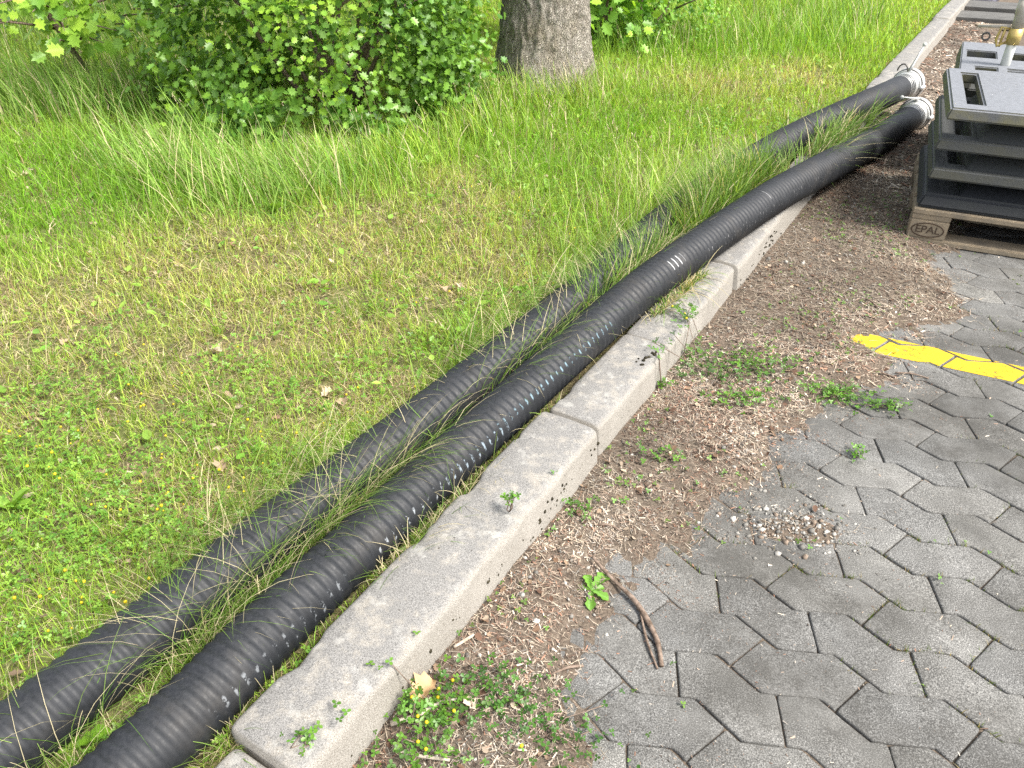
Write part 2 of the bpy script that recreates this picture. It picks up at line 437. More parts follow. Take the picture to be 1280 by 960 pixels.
def soil_z(x, y):
    c_ = cover(x, y)
    return -.0048 + c_ * (.030 + .022 * (fbm(x * 7, y * 7, 41, 3) - .4)) + .006 * (fbm(x * 40, y * 40, 43, 2) - .5) * c_

# ground sheet to the horizon
gx = np.array([-300, -60, -20, 0, 20, 60, 300.]); X, Y = np.meshgrid(gx, gx, indexing='ij')
v, l, tt = grid_mesh(np.stack([X, Y, np.full_like(X, -.14)], -1))
nobj('ground', v, l, tt, M['turf'], kind='structure')
T_, N_ = np.meshgrid(np.arange(-2.5, 16, .10), np.concatenate([np.arange(-16, -3, .4), np.arange(-3, -.76, .045), [-.755]]), indexing='ij')
q = xy(T_, N_); v, l, tt = grid_mesh(np.concatenate([q, lawn_z(q[..., 0], q[..., 1])[..., None]], -1)[:, ::-1])
nobj('lawn_soil', v, l, tt, M['turf'], smooth=True, kind='structure')
T_, N_ = np.meshgrid(np.concatenate([np.arange(-1, 4.2, .026), np.arange(4.2, 16, .1)]), np.concatenate([np.arange(-.66, .5, .024), np.arange(.5, 7, .12)]), indexing='ij')
q = xy(T_, N_); v, l, tt = grid_mesh(np.concatenate([q, soil_z(q[..., 0], q[..., 1])[..., None]], -1)[:, ::-1])
nobj('soil_strip', v, l, tt, M['soil'], smooth=True, kind='structure')

# ------------------------------------------------------------------ kerb
kerb = empty('kerb', (*xy(3.0, -.69), 0), kind='structure')
joints = [-2.7, -1.65, -.66, .374, 1.428, 1.905, 2.545, 3.6, 4.62, 5.66, 6.68, 7.72, 8.75, 9.8, 10.8, 11.85, 12.9, 14.0]
for i in range(len(joints) - 1):
    gap = {4: .010, 6: .007}; a, b = joints[i] + gap.get(i, .0045), joints[i + 1] - gap.get(i + 1, .0045)
    L = b - a; ns = max(8, int(L / .02))
    r = random.Random(i + 3)
    dz = r.uniform(-.004, .004); dn = r.uniform(-.004, .004); tw = r.uniform(-.004, .004)
    if i == 2: dz = -.022
    if i == 3: dz, dn = .004, .003
    if i == 5: dz, dn = -.006, -.006
    prof = []                                        # (n, z) from front bottom over the top to back bottom
    R = .022
    prof += [(KF + .004, -.10), (KF + .002, -.03), (KF, .01), (KF - .003, .05), (KF - .006, KH - R - .01)]
    for j in range(6):
        an = rad(90 * j / 5); prof.append((KF - .007 - R + R * math.cos(an), KH - R + R * math.sin(an)))
    for s_ in (.2, .4, .6, .8): prof.append((KF - .03 + (KB - KF + .042) * s_, KH + .001))
    prof += [(KB + .012, KH), (KB + .004, KH - .004), (KB, KH - .012), (KB, .05), (KB, -.10)]
    prof = np.array(prof)
    ss = np.concatenate([[0, .004, .012], np.linspace(.03, L - .03, ns), [L - .012, L - .004, L]])
    edge = np.minimum(ss, L - ss); rd = .0045 * np.exp(-edge / .004)
    Pk = np.zeros((len(ss), len(prof), 3))
    cn, cz = (KF + KB) / 2, .02
    for j, (n_, z_) in enumerate(prof):
        f_ = rd * (1.0 if z_ > 0 else 0)
        nn = n_ - np.sign(n_ - cn) * f_ + dn - (.016 if i == 3 and n_ < KB + .02 else 0) + tw * (ss / L - .5) * 2
        zz = z_ - f_ * (z_ > .08) + dz
        wv = .0045 * (fbm(ss * 16 + i * 9, np.full_like(ss, j * .45), 60 + i, 4) - .5)
        chip = .014 * np.clip(fbm(ss * 11, np.full_like(ss, i * 3.1), 90, 3) - .60, 0, 1) * 4 if 4 <= j <= 11 or j >= 15 and z_ > .1 else 0
        Pk[:, j, :2] = xy(a + ss, nn + wv - np.sign(n_ - cn) * chip); Pk[:, j, 2] = zz + wv - chip
    v, l, tt = grid_mesh(Pk)
    m_ = len(prof); c0 = list(range(m_)); c1 = [(len(ss) - 1) * m_ + j for j in range(m_ - 1, -1, -1)]
    l = np.concatenate([l, c0, c1]); tt = np.concatenate([tt, [m_, m_]])
    nobj('kerb_stone', v, l, tt, M['kerb'], kerb, smooth=True)
# moss cushions on the kerb stones
TS_V, TS_F = sphere((0, 0, 0), 1, 7, 4)
mp_ = []
for (tc, zc, n_, sp) in [(1.13, .05, 26, .05), (1.22, .07, 12, .05), (.95, .06, 6, .05), (.62, .045, 8, .06), (.50, .04, 10, .07), (2.85, .06, 16, .10), (2.95, .09, 14, .08), (2.70, .05, 8, .05), (1.35, .06, 5, .05), (.8, .07, 5, .06)]:
    for _ in range(n_):
        q = xy(tc + random.gauss(0, sp), KF - .002); mp_.append((q[0], q[1], min(max(random.gauss(zc, .018), .025), .095), random.uniform(.0016, .0045), 0))
for (tc, nc, n_, sp) in [(1.78, -.66, 7, .012), (1.83, -.645, 3, .006), (.42, -.74, 3, .006)]:
    for _ in range(n_):
        q = xy(tc + random.gauss(0, sp), nc + random.gauss(0, sp)); mp_.append((q[0], q[1], KH, random.uniform(.003, .007), 1))
mp_ = np.array(mp_)
Pm = mp_[:, :3]; S = mp_[:, 3:4] * RNG.uniform(.7, 1.3, (len(mp_), 3)); S[:, 2] *= np.where(mp_[:, 4] > .5, .6, 1)
v, l, tt, c = scatter(TS_V, TS_F, Pm, frames(np.tile([[0, 0, 1.]], (len(Pm), 1)), spin=RNG.uniform(0, 6, len(Pm))), S, np.array([.028, .024, .014]) * RNG.uniform(.6, 1.8, (len(Pm), 1)))
nobj('moss', v, l, tt, M['debris'], kerb, smooth=True, col=c, kind='stuff')

# ------------------------------------------------------------------ paving of zigzag stones
paving = empty('paving', (1.3, 2.0, 0), kind='structure')
UA = rad(-29.8); U = np.array([math.cos(UA), math.sin(UA)]); W = np.array([-U[1], U[0]])
SL, SW, ZA = .1985, .1155, rad(23.3)
u0, v0 = .035, .491 * .0 + 1.193
v0 = float(np.array([.444, 1.119]) @ W); u0 = float(np.array([.444, 1.119]) @ U)
amp = SL / 4 * math.tan(ZA); jx = SW / 2 * math.cos(ZA) * math.sin(ZA); jy = SW / 2 * math.cos(ZA) ** 2
def stone_poly(sg, gap):
    """outline of one zigzag stone about its centre, sg=+1 for joints on rising, -1 on falling flanks"""
    h = SL / 2
    low = [(-h + sg * jx, -SW / 2 + (SW / 2 - jy)), (-h / 2, -SW / 2 + sg * amp), (h / 2, -SW / 2 - sg * amp), (h + sg * jx, -SW / 2 + (SW / 2 - jy))]
    upp = [(h - sg * jx, SW / 2 - (SW / 2 - jy)), (h / 2, SW / 2 - sg * amp), (-h / 2, SW / 2 + sg * amp), (-h - sg * jx, SW / 2 - (SW / 2 - jy))]
    P = low + upp; n = len(P); out = []
    for i in range(n):
        a = Vector(P[i - 1]); b = Vector(P[i]); c_ = Vector(P[(i + 1) % n])
        e1 = (b - a).normalized(); e2 = (c_ - b).normalized()
        n1 = Vector((-e1.y, e1.x)); n2 = Vector((-e2.y, e2.x)); mm = (n1 + n2); mm = mm / mm.dot(n1) if mm.length > 1e-6 else n1
        out.append(b + mm * gap)
    return out
# check of joint end heights: the joint end must lie on the zigzag line
def stone_mesh(sg, seed):
    r = random.Random(seed); levels = [(.0012, -.06), (.0012, -.004), (.0024, -.001), (.0044, 0)]
    V = []; F = []
    jit = [r.uniform(-.0012, .0012) for _ in range(32)]
    n = None
    for li, (gp, z) in enumerate(levels):
        base = stone_poly(sg, gp); P = []
        for i in range(len(base)):                   # rounded corners at the two bends, slightly uneven edges
            a = base[i]; b = base[(i + 1) % len(base)]
            for s_ in (0.0, .12, .5, .88):
                q = a.lerp(b, s_)
                if s_ == 0: q = (base[i - 1].lerp(a, .94) + a * 2 + a.lerp(b, .06)) / 4
                P.append(q)
        n = len(P)
        for i, q in enumerate(P): V.append((q.x + jit[i] * .8, q.y + jit[(i * 7) % 32] * .8, z + (jit[(i * 3) % 32] * .5 if li == 3 else 0)))
    for li in range(3):
        for i in range(n): F.append((li * n + i, li * n + (i + 1) % n, (li + 1) * n + (i + 1) % n, (li + 1) * n + i))
    F.append(tuple(range(3 * n, 4 * n)))
    me = np_mesh('paving_stone', np.array(V), np.array([i for f in F for i in f]), np.array([len(f) for f in F]))
    me.materials.append(M['paver']); return me, [(V[3 * n + i][0], V[3 * n + i][1]) for i in range(n)]
ST = {sg: [stone_mesh(sg, 11 * j + (5 if sg > 0 else 2)) for j in range(5)] for sg in (1, -1)}
stones = []
for row in range(-16, 60):
    for i in range(-24, 40):
        sg = 1 if row % 2 == 0 else -1
        uu = u0 + (i + .5) * SL + (SL / 2 if row % 2 else 0) + row * .0045; vv = v0 + row * SW
        x, y = uu * U + vv * W
        t_, n_ = tn(x, y)
        if n_ < KF + .06 or n_ > 3.0 or t_ < -.6 or t_ > 7.5: continue
        if cover(np.array([x]), np.array([y]))[0] > .985 and n_ < np.interp(t_, BT, BN) - .22: continue
        px, py, zc = proj(np.array([x]), np.array([y]), 0.0)
        vis = zc[0] > .1 and -.56 < px[0] < .58 and -.46 < py[0] < .40
        stones.append((vis, zc[0], x, y, sg, row))
vis_s = sorted([s for s in stones if s[0]], key=lambda s: s[1]); rest = vis_s[300:] + [s for s in stones if not s[0]]
rs = random.Random(5); paints = []
for (vis, zc, x, y, sg, row) in vis_s[:300]:
    me, outl = ST[sg][rs.randrange(5)]
    o = bpy.data.objects.new('paving_stone', me); COL.objects.link(o); o.parent = paving; ORG[o] = ORG[paving]
    z = .0008 + abs(rs.gauss(0, .0012)) + .003 * (fbm(x * 2, y * 2, 77, 2) - .5)
    o.location = Vector((x, y, z)) - Vector(ORG[paving])
    o.rotation_euler = (rs.gauss(0, .008), rs.gauss(0, .008), UA + rs.gauss(0, .008))
    if 9 <= row <= 13:                               # the worn stripe crosses these stones
        ca, sa = math.cos(UA), math.sin(UA)
        P = [(x + a * ca - b * sa, y + a * sa + b * ca) for a, b in outl]
        for (nx_, ny_, lim) in ((.449, .894, .449 * 1.123 + .894 * 2.256), (-.449, -.894, -(.449 * 1.123 + .894 * 2.256) + .113), (-.80, .60, -.80 * 1.10 + .60 * 2.2)):
            Q = []
            for q in range(len(P)):
                A, B = P[q], P[(q + 1) % len(P)]; da = nx_ * A[0] + ny_ * A[1] - lim; db = nx_ * B[0] + ny_ * B[1] - lim
                if da <= 0: Q.append(A)
                if da * db < 0: f_ = da / (da - db); Q.append((A[0] + f_ * (B[0] - A[0]), A[1] + f_ * (B[1] - A[1])))
            P = Q
            if len(P) < 3: break
        if len(P) >= 3:
            P = [((a - x) * ca + (b - y) * sa, -(a - x) * sa + (b - y) * ca, .0012) for a, b in P]
            pm = obj('paint', P, [tuple(range(len(P)))], M['paint']); pm.parent = o
R_V = []; R_L = []; R_T = []; off = 0
for (vis, zc, x, y, sg, row) in rest:
    me, outl = ST[sg][rs.randrange(5)]
    outl = [tuple(q) for q in stone_poly(sg, .0035)]; n = len(outl); ca, sa = math.cos(UA), math.sin(UA); z = rs.gauss(0, .0016)
    top = [(x + a * ca - b * sa, y + a * sa + b * ca, z) for a, b in outl]; bot = [(x + a * ca * 1.03 - b * sa * 1.03, y + a * sa * 1.03 + b * ca * 1.03, -.02) for a, b in outl]
    R_V += bot + top
    for i in range(n): R_L += [off + i, off + (i + 1) % n, off + n + (i + 1) % n, off + n + i]; R_T.append(4)
    R_L += [off + n + i for i in range(n)]; R_T.append(n); off += 2 * n
nobj('paving_field', np.array(R_V), np.array(R_L), np.array(R_T), M['paver'], paving, kind='stuff')

# ------------------------------------------------------------------ hoses
HR, HP = .0650, .0240
def catmull(P, ds):
    P = [np.array(p, float) for p in P]; P = [2 * P[0] - P[1]] + P + [2 * P[-1] - P[-2]]
    out = []
    for i in range(1, len(P) - 2):
        for s in np.linspace(0, 1, 60, endpoint=False):
            a, b, c_, d = P[i - 1:i + 3]
            out.append(.5 * ((2 * b) + (-a + c_) * s + (2 * a - 5 * b + 4 * c_ - d) * s * s + (-a + 3 * b - 3 * c_ + d) * s ** 3))
    out.append(P[-2]); out = np.array(out)
    L = np.concatenate([[0], np.cumsum(np.linalg.norm(np.diff(out, axis=0), axis=1))])
    s = np.arange(0, L[-1], ds)
    return np.stack([np.interp(s, L, out[:, j]) for j in range(3)], -1), s

def hose_points(TNZ): return [(*xy(a, b), c_) for a, b, c_ in TNZ]
H1 = [(-.9, -1.02, .146), (-.4, -1.04, .146), (.157, -1.050, .138), (.443, -1.042, .139), (.72, -1.034, .140), (1.114, -1.008, .143), (1.598, -.986, .147), (2.076, -.972, .152), (2.7, -.962, .165), (3.241, -.925, .172), (3.9, -.825, .19), (4.46, -.705, .201), (5.0, -.590, .203), (5.38, -.517, .202)]
H2 = [(-.9, -.87, .124), (-.3, -.876, .124), (.274, -.862, .118), (.563, -.872, .120), (.852, -.872, .122), (1.10, -.868, .126), (1.35, -.856, .135), (1.70, -.834, .156), (2.05, -.800, .184), (2.438, -.748, .201), (3.022, -.672, .202), (3.45, -.605, .190), (3.95, -.548, .150), (4.45, -.495, .108), (4.85, -.445, .097), (5.13, -.410, .096)]
HOSE_XY = []
def build_hose(TNZ, label, marks, root_name='suction_hose'):
    P, s = catmull(hose_points(TNZ), .0036)
    HOSE_XY.append(P)
    root = empty(root_name, (*P[len(P) // 2][:2], .08), label, 'hose', 'ribbed hoses lying along the kerb')
    T = np.gradient(P, axis=0); T /= np.linalg.norm(T, axis=1, keepdims=True)
    Xv = np.cross(T, [0, 0, 1.]); Xv /= np.linalg.norm(Xv, axis=1, keepdims=True); Yv = np.cross(Xv, T)
    seg = 26; th = np.arange(seg) / seg * 2 * np.pi
    ph = (s[:, None] / HP + th[None] / (2 * np.pi)) * 2 * np.pi
    fade = sstep(s[-1] - .20, s[-1] - .75, s)[:, None]
    rr = HR - .0035 + .011 * sstep(2.2, 5.6, s)[:, None] + .0019 * fade * np.cos(ph) ** 1 + .0016 * (fbm(s[:, None] * 3 + 0 * th, np.tile(th[None] * 1.2, (len(s), 1)), 4, 2) - .5)
    V = P[:, None] + Xv[:, None] * (np.cos(th)[None] * rr)[..., None] + Yv[:, None] * (np.sin(th)[None] * rr)[..., None]
    n = len(P); idx = np.arange(n * seg).reshape(n, seg); nx = np.roll(idx, -1, 1)
    qd = np.stack([idx[:-1], nx[:-1], nx[1:], idx[1:]], -1).reshape(-1, 4)
    uu = np.tile(s[:, None], (1, seg)); vv = np.tile(th[None] / (2 * np.pi), (n, 1)); v2 = vv + 1 / seg
    uv = np.stack([np.stack([uu[:-1], vv[:-1]], -1), np.stack([uu[:-1], v2[:-1]], -1), np.stack([uu[1:], v2[1:]], -1), np.stack([uu[1:], vv[1:]], -1)], -2).reshape(-1, 2)
    nobj('hose_tube', V.reshape(-1, 3), qd.ravel(), np.full(len(qd), 4), rubber('rubber_' + str(len(HOSE_XY)), marks), root, smooth=True, uv=uv)
    return root, P, T, s
# theta: 0 faces the kerb side (right), .25 is the top
h1, P1, T1, s1 = build_hose(H1, 'black ribbed rubber hose lying deeper in the lawn, its lever pointing up', [(.9, 1.05, .12, .2, (.16, .25, .40), .35), (4.3, 5.4, .2, .24, (.25, .25, .26), .15)])
h2, P2, T2, s2 = build_hose(H2, 'black ribbed rubber hose with pale scuffs resting against and over the kerb',
    [(1.27, 1.36, .045, .10, (.18, .19, .20), .32), (1.34, 1.62, .01, .09, (.15, .16, .17), .22), (1.7, 2.1, .02, .09, (.28, .30, .32), .2), (1.95, 2.2, .03, .10, (.22, .27, .31), .32), (2.15, 2.72, .075, .115, (.17, .25, .29), .40),
     (3.09, 3.165, .10, .19, (.46, .46, .46), 1.0), (3.83, 3.85, .12, .24, (.45, .45, .45), .8), (3.3, 4.4, .0, .08, (.22, .22, .22), .22)])

def coupling(root, P, T, lever_dir, lever_len, hook):
    e = Vector(P[-1]); ax = Vector(T[-1]).normalized(); R = HR + .0055
    side = ax.cross(Vector((0, 0, 1))).normalized(); upv = side.cross(ax).normalized()
    for d in (-.115, -.092, -.066):
        V, F = lathe(e + ax * d, ax, [(-.003, R - .002), (-.0035, R + .0022), (0, R + .0036), (.0035, R + .0022), (.003, R - .002)], 32)
        obj('clamp_band', V, F, M['steel'], root, smooth=True)
    V, F = lathe(e, ax, [(-.05, R - .002), (-.05, R + .004), (-.03, R + .006), (-.012, R + .006), (-.012, R + .013), (-.002, R + .016), (.022, R + .017), (.026, R + .023), (.045, R + .024), (.050, R + .019), (.050, R + .003), (.0, R - .008), (-.04, R - .012)], 40)
    cp = obj('coupling', V, F, M['alu'], root, smooth=False)
    V, F = lathe(e, ax, [(.004, R + .0165), (.004, R + .0205), (.016, R + .0205), (.016, R + .0165)], 40)
    obj('clamp_ring', V, F, M['darksteel'], cp)
    # two lugs
    for sgn in (1, -1):
        b0 = e + ax * .01 + side * sgn * (R + .022)
        V, F = tube([b0 - ax * .028, b0 - ax * .01, b0 + ax * .02, b0 + ax * .034], [.008, .013, .013, .009], 8)
        obj('lug', V, F, M['alu'], cp)
    # lever: rod with a ball end
    a0 = e + ax * .006 + upv * (R + .02); d = (ax * lever_dir[0] + side * lever_dir[1] + upv * lever_dir[2]).normalized()
    V, F = tube([a0 - d * .02, a0 + d * .02, a0 + d * lever_len * .55, a0 + d * lever_len], [.011, .0095, .007, .0058], 10)
    lv = obj('lever', V, F, M['steel'], cp, smooth=True)
    V, F = sphere(a0 + d * (lever_len + .006), .012, 12, 8); obj('knob', V, F, M['white'], lv, smooth=True)
    if hook:
        c0 = e - ax * .02 - side * .035 + upv * (R + .004)
        pts = [c0 + upv * (.045 * math.sin(a)) - side * (.03 * math.cos(a)) for a in np.linspace(.1, 3.0, 10)]
        V, F = tube(pts, .0045, 7); obj('hook', V, F, M['darksteel'], cp, smooth=True)
    return cp
coupling(h1, P1, T1, (.55, .10, .8), .150, True)
coupling(h2, P2, T2, (-1, -.45, .18), .140, False)

# ------------------------------------------------------------------ pallet, plates, post
PA = rad(-24.6); EX = Vector((math.cos(PA), math.sin(PA), 0)); EY = Vector((-EX.y, EX.x, 0)); EZ = Vector((0, 0, 1))
P0 = Vector((1.636, 2.99, .004))
def board(name, x0, x1, y0, y1, z0, z1, m, parent, org, bev=.003, ex=EX, ey=EY, seed=0, **kw):
    bm = bmesh.new(); bmesh.ops.create_cube(bm, size=1)
    r = random.Random(seed + int(x0 * 977 + y0 * 3571 + z0 * 7919))
    for v in bm.verts:
        lx = x0 + (v.co.x + .5) * (x1 - x0); ly = y0 + (v.co.y + .5) * (y1 - y0); lz = z0 + (v.co.z + .5) * (z1 - z0)
        j = .0016
        v.co = Vector(org) + ex * (lx + r.uniform(-j, j)) + ey * (ly + r.uniform(-j, j)) + EZ * (lz + r.uniform(-j, j) * .4)
    bmesh.ops.bevel(bm, geom=bm.edges[:], offset=bev, segments=2, affect='EDGES', clamp_overlap=True)
    return bm_obj(name, bm, m, parent, **kw)
pal = empty('wooden_pallet', P0 + EX * .6 + EY * .4, 'worn wooden pallet stamped EPAL under the grey plastic plates', 'pallet')
pal_block = None
for (y0, y1) in ((0, .1), (.3275, .4725), (.7, .8)): board('bottom_board', 0, 1.2, y0, y1, 0, .022, M['wood'], pal, P0)
for x0 in (0, .5275, 1.055):
    for (y0, y1) in ((.0, .1), (.3275, .4725), (.7, .8)):
        o = board('block', x0 + .001, x0 + .144, y0 + .001, y1 - .001, .0222, .0998, M['wood'], pal, P0, .004)
        if pal_block is None: pal_block = o
    board('stringer_board', x0, x0 + .145, .002, .798, .1, .1218, M['wood'], pal, P0)
for (y0, y1) in ((0, .145), (.189, .289), (.3275, .4725), (.511, .611), (.655, .8)): board('deck_board', 0, 1.2, y0, y1, .122, .144, M['wood'], pal, P0)
# burnt-in oval mark
fc = bpy.data.curves.new('mark', 'FONT'); fc.body = 'EPAL'; fc.size = .043; fc.align_x = 'CENTER'; fc.align_y = 'CENTER'; fc.extrude = .0006
fo = bpy.data.objects.new('mark', fc); COL.objects.link(fo); bpy.context.view_layer.update()
me = bpy.data.meshes.new_from_object(fo.evaluated_get(bpy.context.evaluated_depsgraph_get())); bpy.data.objects.remove(fo)
cm = P0 + EX * .072 + EZ * .060 - EY * .0006
MX = Matrix(((EX.x, 0, -EY.x, cm.x), (EX.y, 0, -EY.y, cm.y), (0, 1, 0, cm.z), (0, 0, 0, 1)))
me.transform(MX); me.transform(Matrix.Translation(-Vector(ORG[pal_block])))
link('stamp', me, M['burn'], pal_block)
V = []; F = []; ne = 40
for i in range(ne):
    a = 2 * math.pi * i / ne
    for k_, dp in ((1, 0), (.92, 0), (.92, .0014), (1, .0014)):
        V.append(tuple(cm + EX * (.062 * k_ * math.cos(a)) + EZ * (.031 * (k_ if k_ == 1 else .86) * math.sin(a)) - EY * dp))
for i in range(ne):
    for j in range(4): F.append((i * 4 + j, i * 4 + (j + 1) % 4, ((i + 1) % ne) * 4 + (j + 1) % 4, ((i + 1) % ne) * 4 + j))
obj('stamp_oval', V, F, M['burn'], pal_block)

def slab(name, xb, yb, z0, z1, holes, org, m, parent, bev=.006, ex=EX, ey=EY, taper=.012, **kw):
    """a plate with rectangular openings; xb, yb are the grid breaks, holes a set of cells"""
    bm = bmesh.new(); vt = {}
    nx, ny = len(xb), len(yb)
    for i in range(nx):
        for j in range(ny):
            for k_, z in ((0, z0), (1, z1)):
                x, y = xb[i], yb[j]
                if k_ == 1:
                    x += taper if i == 0 else (-taper if i == nx - 1 else 0); y += taper if j == 0 else (-taper if j == ny - 1 else 0)
                vt[i, j, k_] = bm.verts.new(Vector(org) + ex * x + ey * y + EZ * z)
    solid = lambda i, j: 0 <= i < nx - 1 and 0 <= j < ny - 1 and (i, j) not in holes
    for i in range(nx - 1):
        for j in range(ny - 1):
            if not solid(i, j): continue
            bm.faces.new([vt[i, j, 1], vt[i + 1, j, 1], vt[i + 1, j + 1, 1], vt[i, j + 1, 1]])
            bm.faces.new([vt[i, j, 0], vt[i, j + 1, 0], vt[i + 1, j + 1, 0], vt[i + 1, j, 0]])
            for (di, dj, a, b) in ((0, -1, (i, j), (i + 1, j)), (1, 0, (i + 1, j), (i + 1, j + 1)), (0, 1, (i + 1, j + 1), (i, j + 1)), (-1, 0, (i, j + 1), (i, j))):
                if not solid(i + di, j + dj): bm.faces.new([vt[(*a, 0)], vt[(*b, 0)], vt[(*b, 1)], vt[(*a, 1)]])
    for v in [v for v in bm.verts if not v.link_faces]: bm.verts.remove(v)
    bm.normal_update()
    ed = [e for e in bm.edges if len(e.link_faces) == 2 and e.calc_face_angle(0) > .5]
    bmesh.ops.bevel(bm, geom=ed, offset=bev, segments=3, affect='EDGES', clamp_overlap=True)
    return bm_obj(name, bm, m, parent, smooth=False, **kw)

lab = ['black plastic plate lying directly on the wooden pallet, lowest of its stack', 'dark grey slotted plastic plate second up on the wooden pallet', 'dark grey slotted plastic plate just under the topmost one on the pallet', 'topmost pale grey plastic plate with a long slot on the wooden pallet']
XB = [0, .070, .128, 1.06, 1.118, 1.2]; YB = [0, .10, .69, .79]
zs = [(.1485, .203), (.268, .309), (.378, .420), (.494, .538)]
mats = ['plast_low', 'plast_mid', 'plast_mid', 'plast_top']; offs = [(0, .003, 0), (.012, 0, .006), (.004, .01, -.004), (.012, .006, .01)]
for i, (z0, z1) in enumerate(zs):
    ox, oy, rt = offs[i]
    ex = Vector((math.cos(PA + rt), math.sin(PA + rt), 0)); ey = Vector((-ex.y, ex.x, 0))
    org = P0 + EX * ox + EY * oy
    root = empty('plastic_plate', org + ex * .6 + ey * .4 + EZ * z0, lab[i], 'plate', 'stacked plastic plates')
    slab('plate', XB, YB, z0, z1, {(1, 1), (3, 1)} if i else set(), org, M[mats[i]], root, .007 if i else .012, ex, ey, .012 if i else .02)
    if i:
        zf = zs[i - 1][1] + .0006
        V = []                                       # raised sloping centre of the plate below, carrying this one
        for (ia, ib, z_) in ((.0, .0, zf - .0003), (1.0, 1.0, z0 + .002)):
            for (x_, y_) in ((.140 + .05 * ia, .035 + .085 * ia), (1.055 - .05 * ia, .035 + .085 * ia), (1.055 - .05 * ia, .755 - .085 * ia), (.140 + .05 * ia, .755 - .085 * ia)):
                V.append(tuple(org + ex * x_ + ey * y_ + EZ * z_))
        obj('raised_centre', V, [(0, 1, 5, 4), (1, 2, 6, 5), (2, 3, 7, 6), (3, 0, 4, 7), (4, 5, 6, 7)], M[mats[i - 1]], prev_root)
    prev_root = root

# second stack behind: barrier bases with sockets, one carries a white post
Q0 = Vector((2.045, 3.745, .004)); RA = rad(-27.0); FX = Vector((math.cos(RA), math.sin(RA), 0)); FY = Vector((-FX.y, FX.x, 0))
xb2 = [0, .035, .075, .165, .21, .30, .34, .47, 1.0]; yb2 = [0, .03, .075, .10, .135, .175, .33, .36, .55, .60, .80]
ho2 = {(2, 0), (2, 1), (2, 2), (2, 3), (4, 1), (4, 3), (6, 6), (1, 7), (2, 7), (4, 7), (6, 1), (6, 3)}
lab2 = ['lowest grey plastic barrier base of the stack behind the plates', 'grey plastic barrier base second up in the stack behind the plates', 'grey plastic barrier base third up in the stack behind the plates', 'grey plastic barrier base holding the white post', ]
z = 0.002
for i in range(4):
    z1 = z + .128
    root = empty('barrier_base', Q0 + FX * .5 + FY * .4 + EZ * z, lab2[i], 'barrier base', 'stacked barrier bases')
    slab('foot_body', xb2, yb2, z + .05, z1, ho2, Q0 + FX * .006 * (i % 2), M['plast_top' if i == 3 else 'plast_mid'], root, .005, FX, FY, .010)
    slab('foot_base', [.02, .98], [.02, .78], z, z + .0495, set(), Q0, M['plast_mid'], root, .006, FX, FY, -.008)
    z = z1 + .001
ZT = z
pb = Q0 + FX * .255 + FY * .155; pb.z = ZT - .07
pb = Vector((2.325, 3.845, ZT - .075))
post = empty('fence_post', (pb.x, pb.y, ZT - .075), 'white fence post with brass coloured clamp standing in a grey plastic foot', 'post')
V, F = lathe(pb, (0, 0, 1), [(0, .0), (0, .021), (.24, .021), (.24, .0)], 24); obj('tube', V, F, M['white'], post, smooth=True)
c0 = pb + EZ * .242
V, F = lathe(c0, (0, 0, 1), [(0, .0215), (0, .027), (.055, .027), (.058, .030), (.115, .030), (.115, .0215)], 24); cl = obj('collar', V, F, M['zinc'], post)
V, F = lathe(pb + EZ * .20, (0, 0, 1), [(-.03, .0215), (-.03, .030), (.038, .030), (.038, .0215)], 24); cb = obj('clamp', V, F, M['brass'], post)
V, F = lathe(pb + EZ * .35, (0, 0, 1), [(0, .0), (0, .0285), (.9, .0285), (.9, 0)], 24); obj('upper_tube', V, F, M['white'], post, smooth=True)
# clamp jaw, bolt and lever on the left
jb = pb + EZ * .205
V, F = merge(tube([jb - FX * .028 + EZ * .03, jb - FX * .062 + EZ * .034, jb - FX * .070 - EZ * .02, jb - FX * .060 - EZ * .048, jb - FX * .03 - EZ * .03], .0062, 8),
             tube([jb - FX * .045 + EZ * .04, jb - FX * .050 - EZ * .05], .0055, 8))
obj('clamp_jaw', V, F, M['brass'], post, smooth=True)
V, F = tube([jb - FX * .16 + EZ * .028 + FY * .02, jb - FX * .03 + EZ * .04], [.006, .008], 8); obj('lever', V, F, M['zinc'], post, smooth=True)
ring = [jb - FX * (.115 + .016 * math.cos(a)) + EZ * (-.01 + .016 * math.sin(a)) for a in np.linspace(0, 2 * math.pi, 15)]
V, F = tube(ring, .0045, 6, False); obj('ring', V, F, M['darksteel'], post, smooth=True)
V, F = tube([jb + FX * .03 + EZ * .03, jb + FX * .06 + EZ * .035, jb + FX * .075 + EZ * .09], .005, 8); obj('hook', V, F, M['steel'], post, smooth=True)

# far end of the strip: slabs, a board and a crumpled sack
t, c, hh, p, fine, mid, big = concrete('slab_concrete', (.13, .127, .118), (.07, .068, .064), (.17, .165, .157), (.05, .05, .05))
M['slab'] = t.done(t.principled(c, .9, t.bump(hh, .6, .003), .2))
for i, (x, y, a, L_, W_, lb) in enumerate([(4.72, 8.42, .45, .55, .5, 'grey concrete slab lying by the plank beyond the barrier bases'), (5.15, 9.05, .5, .6, .55, 'grey concrete slab lying by the lilac sack')]):
    ex = Vector((math.cos(-a), math.sin(-a), 0)); ey = Vector((-ex.y, ex.x, 0)); org = Vector((x, y, 0)) - ex * L_ / 2 - ey * W_ / 2
    z_ = float(soil_z(np.array([x]), np.array([y]))[0])
    tag(board('concrete_slab', 0, L_, 0, W_, z_ - .01, z_ + .045, M['slab'], None, org, .006, ex, ey), lb, 'slab')
ex = Vector((math.cos(-.12), math.sin(-.12), 0)); ey = Vector((-ex.y, ex.x, 0))
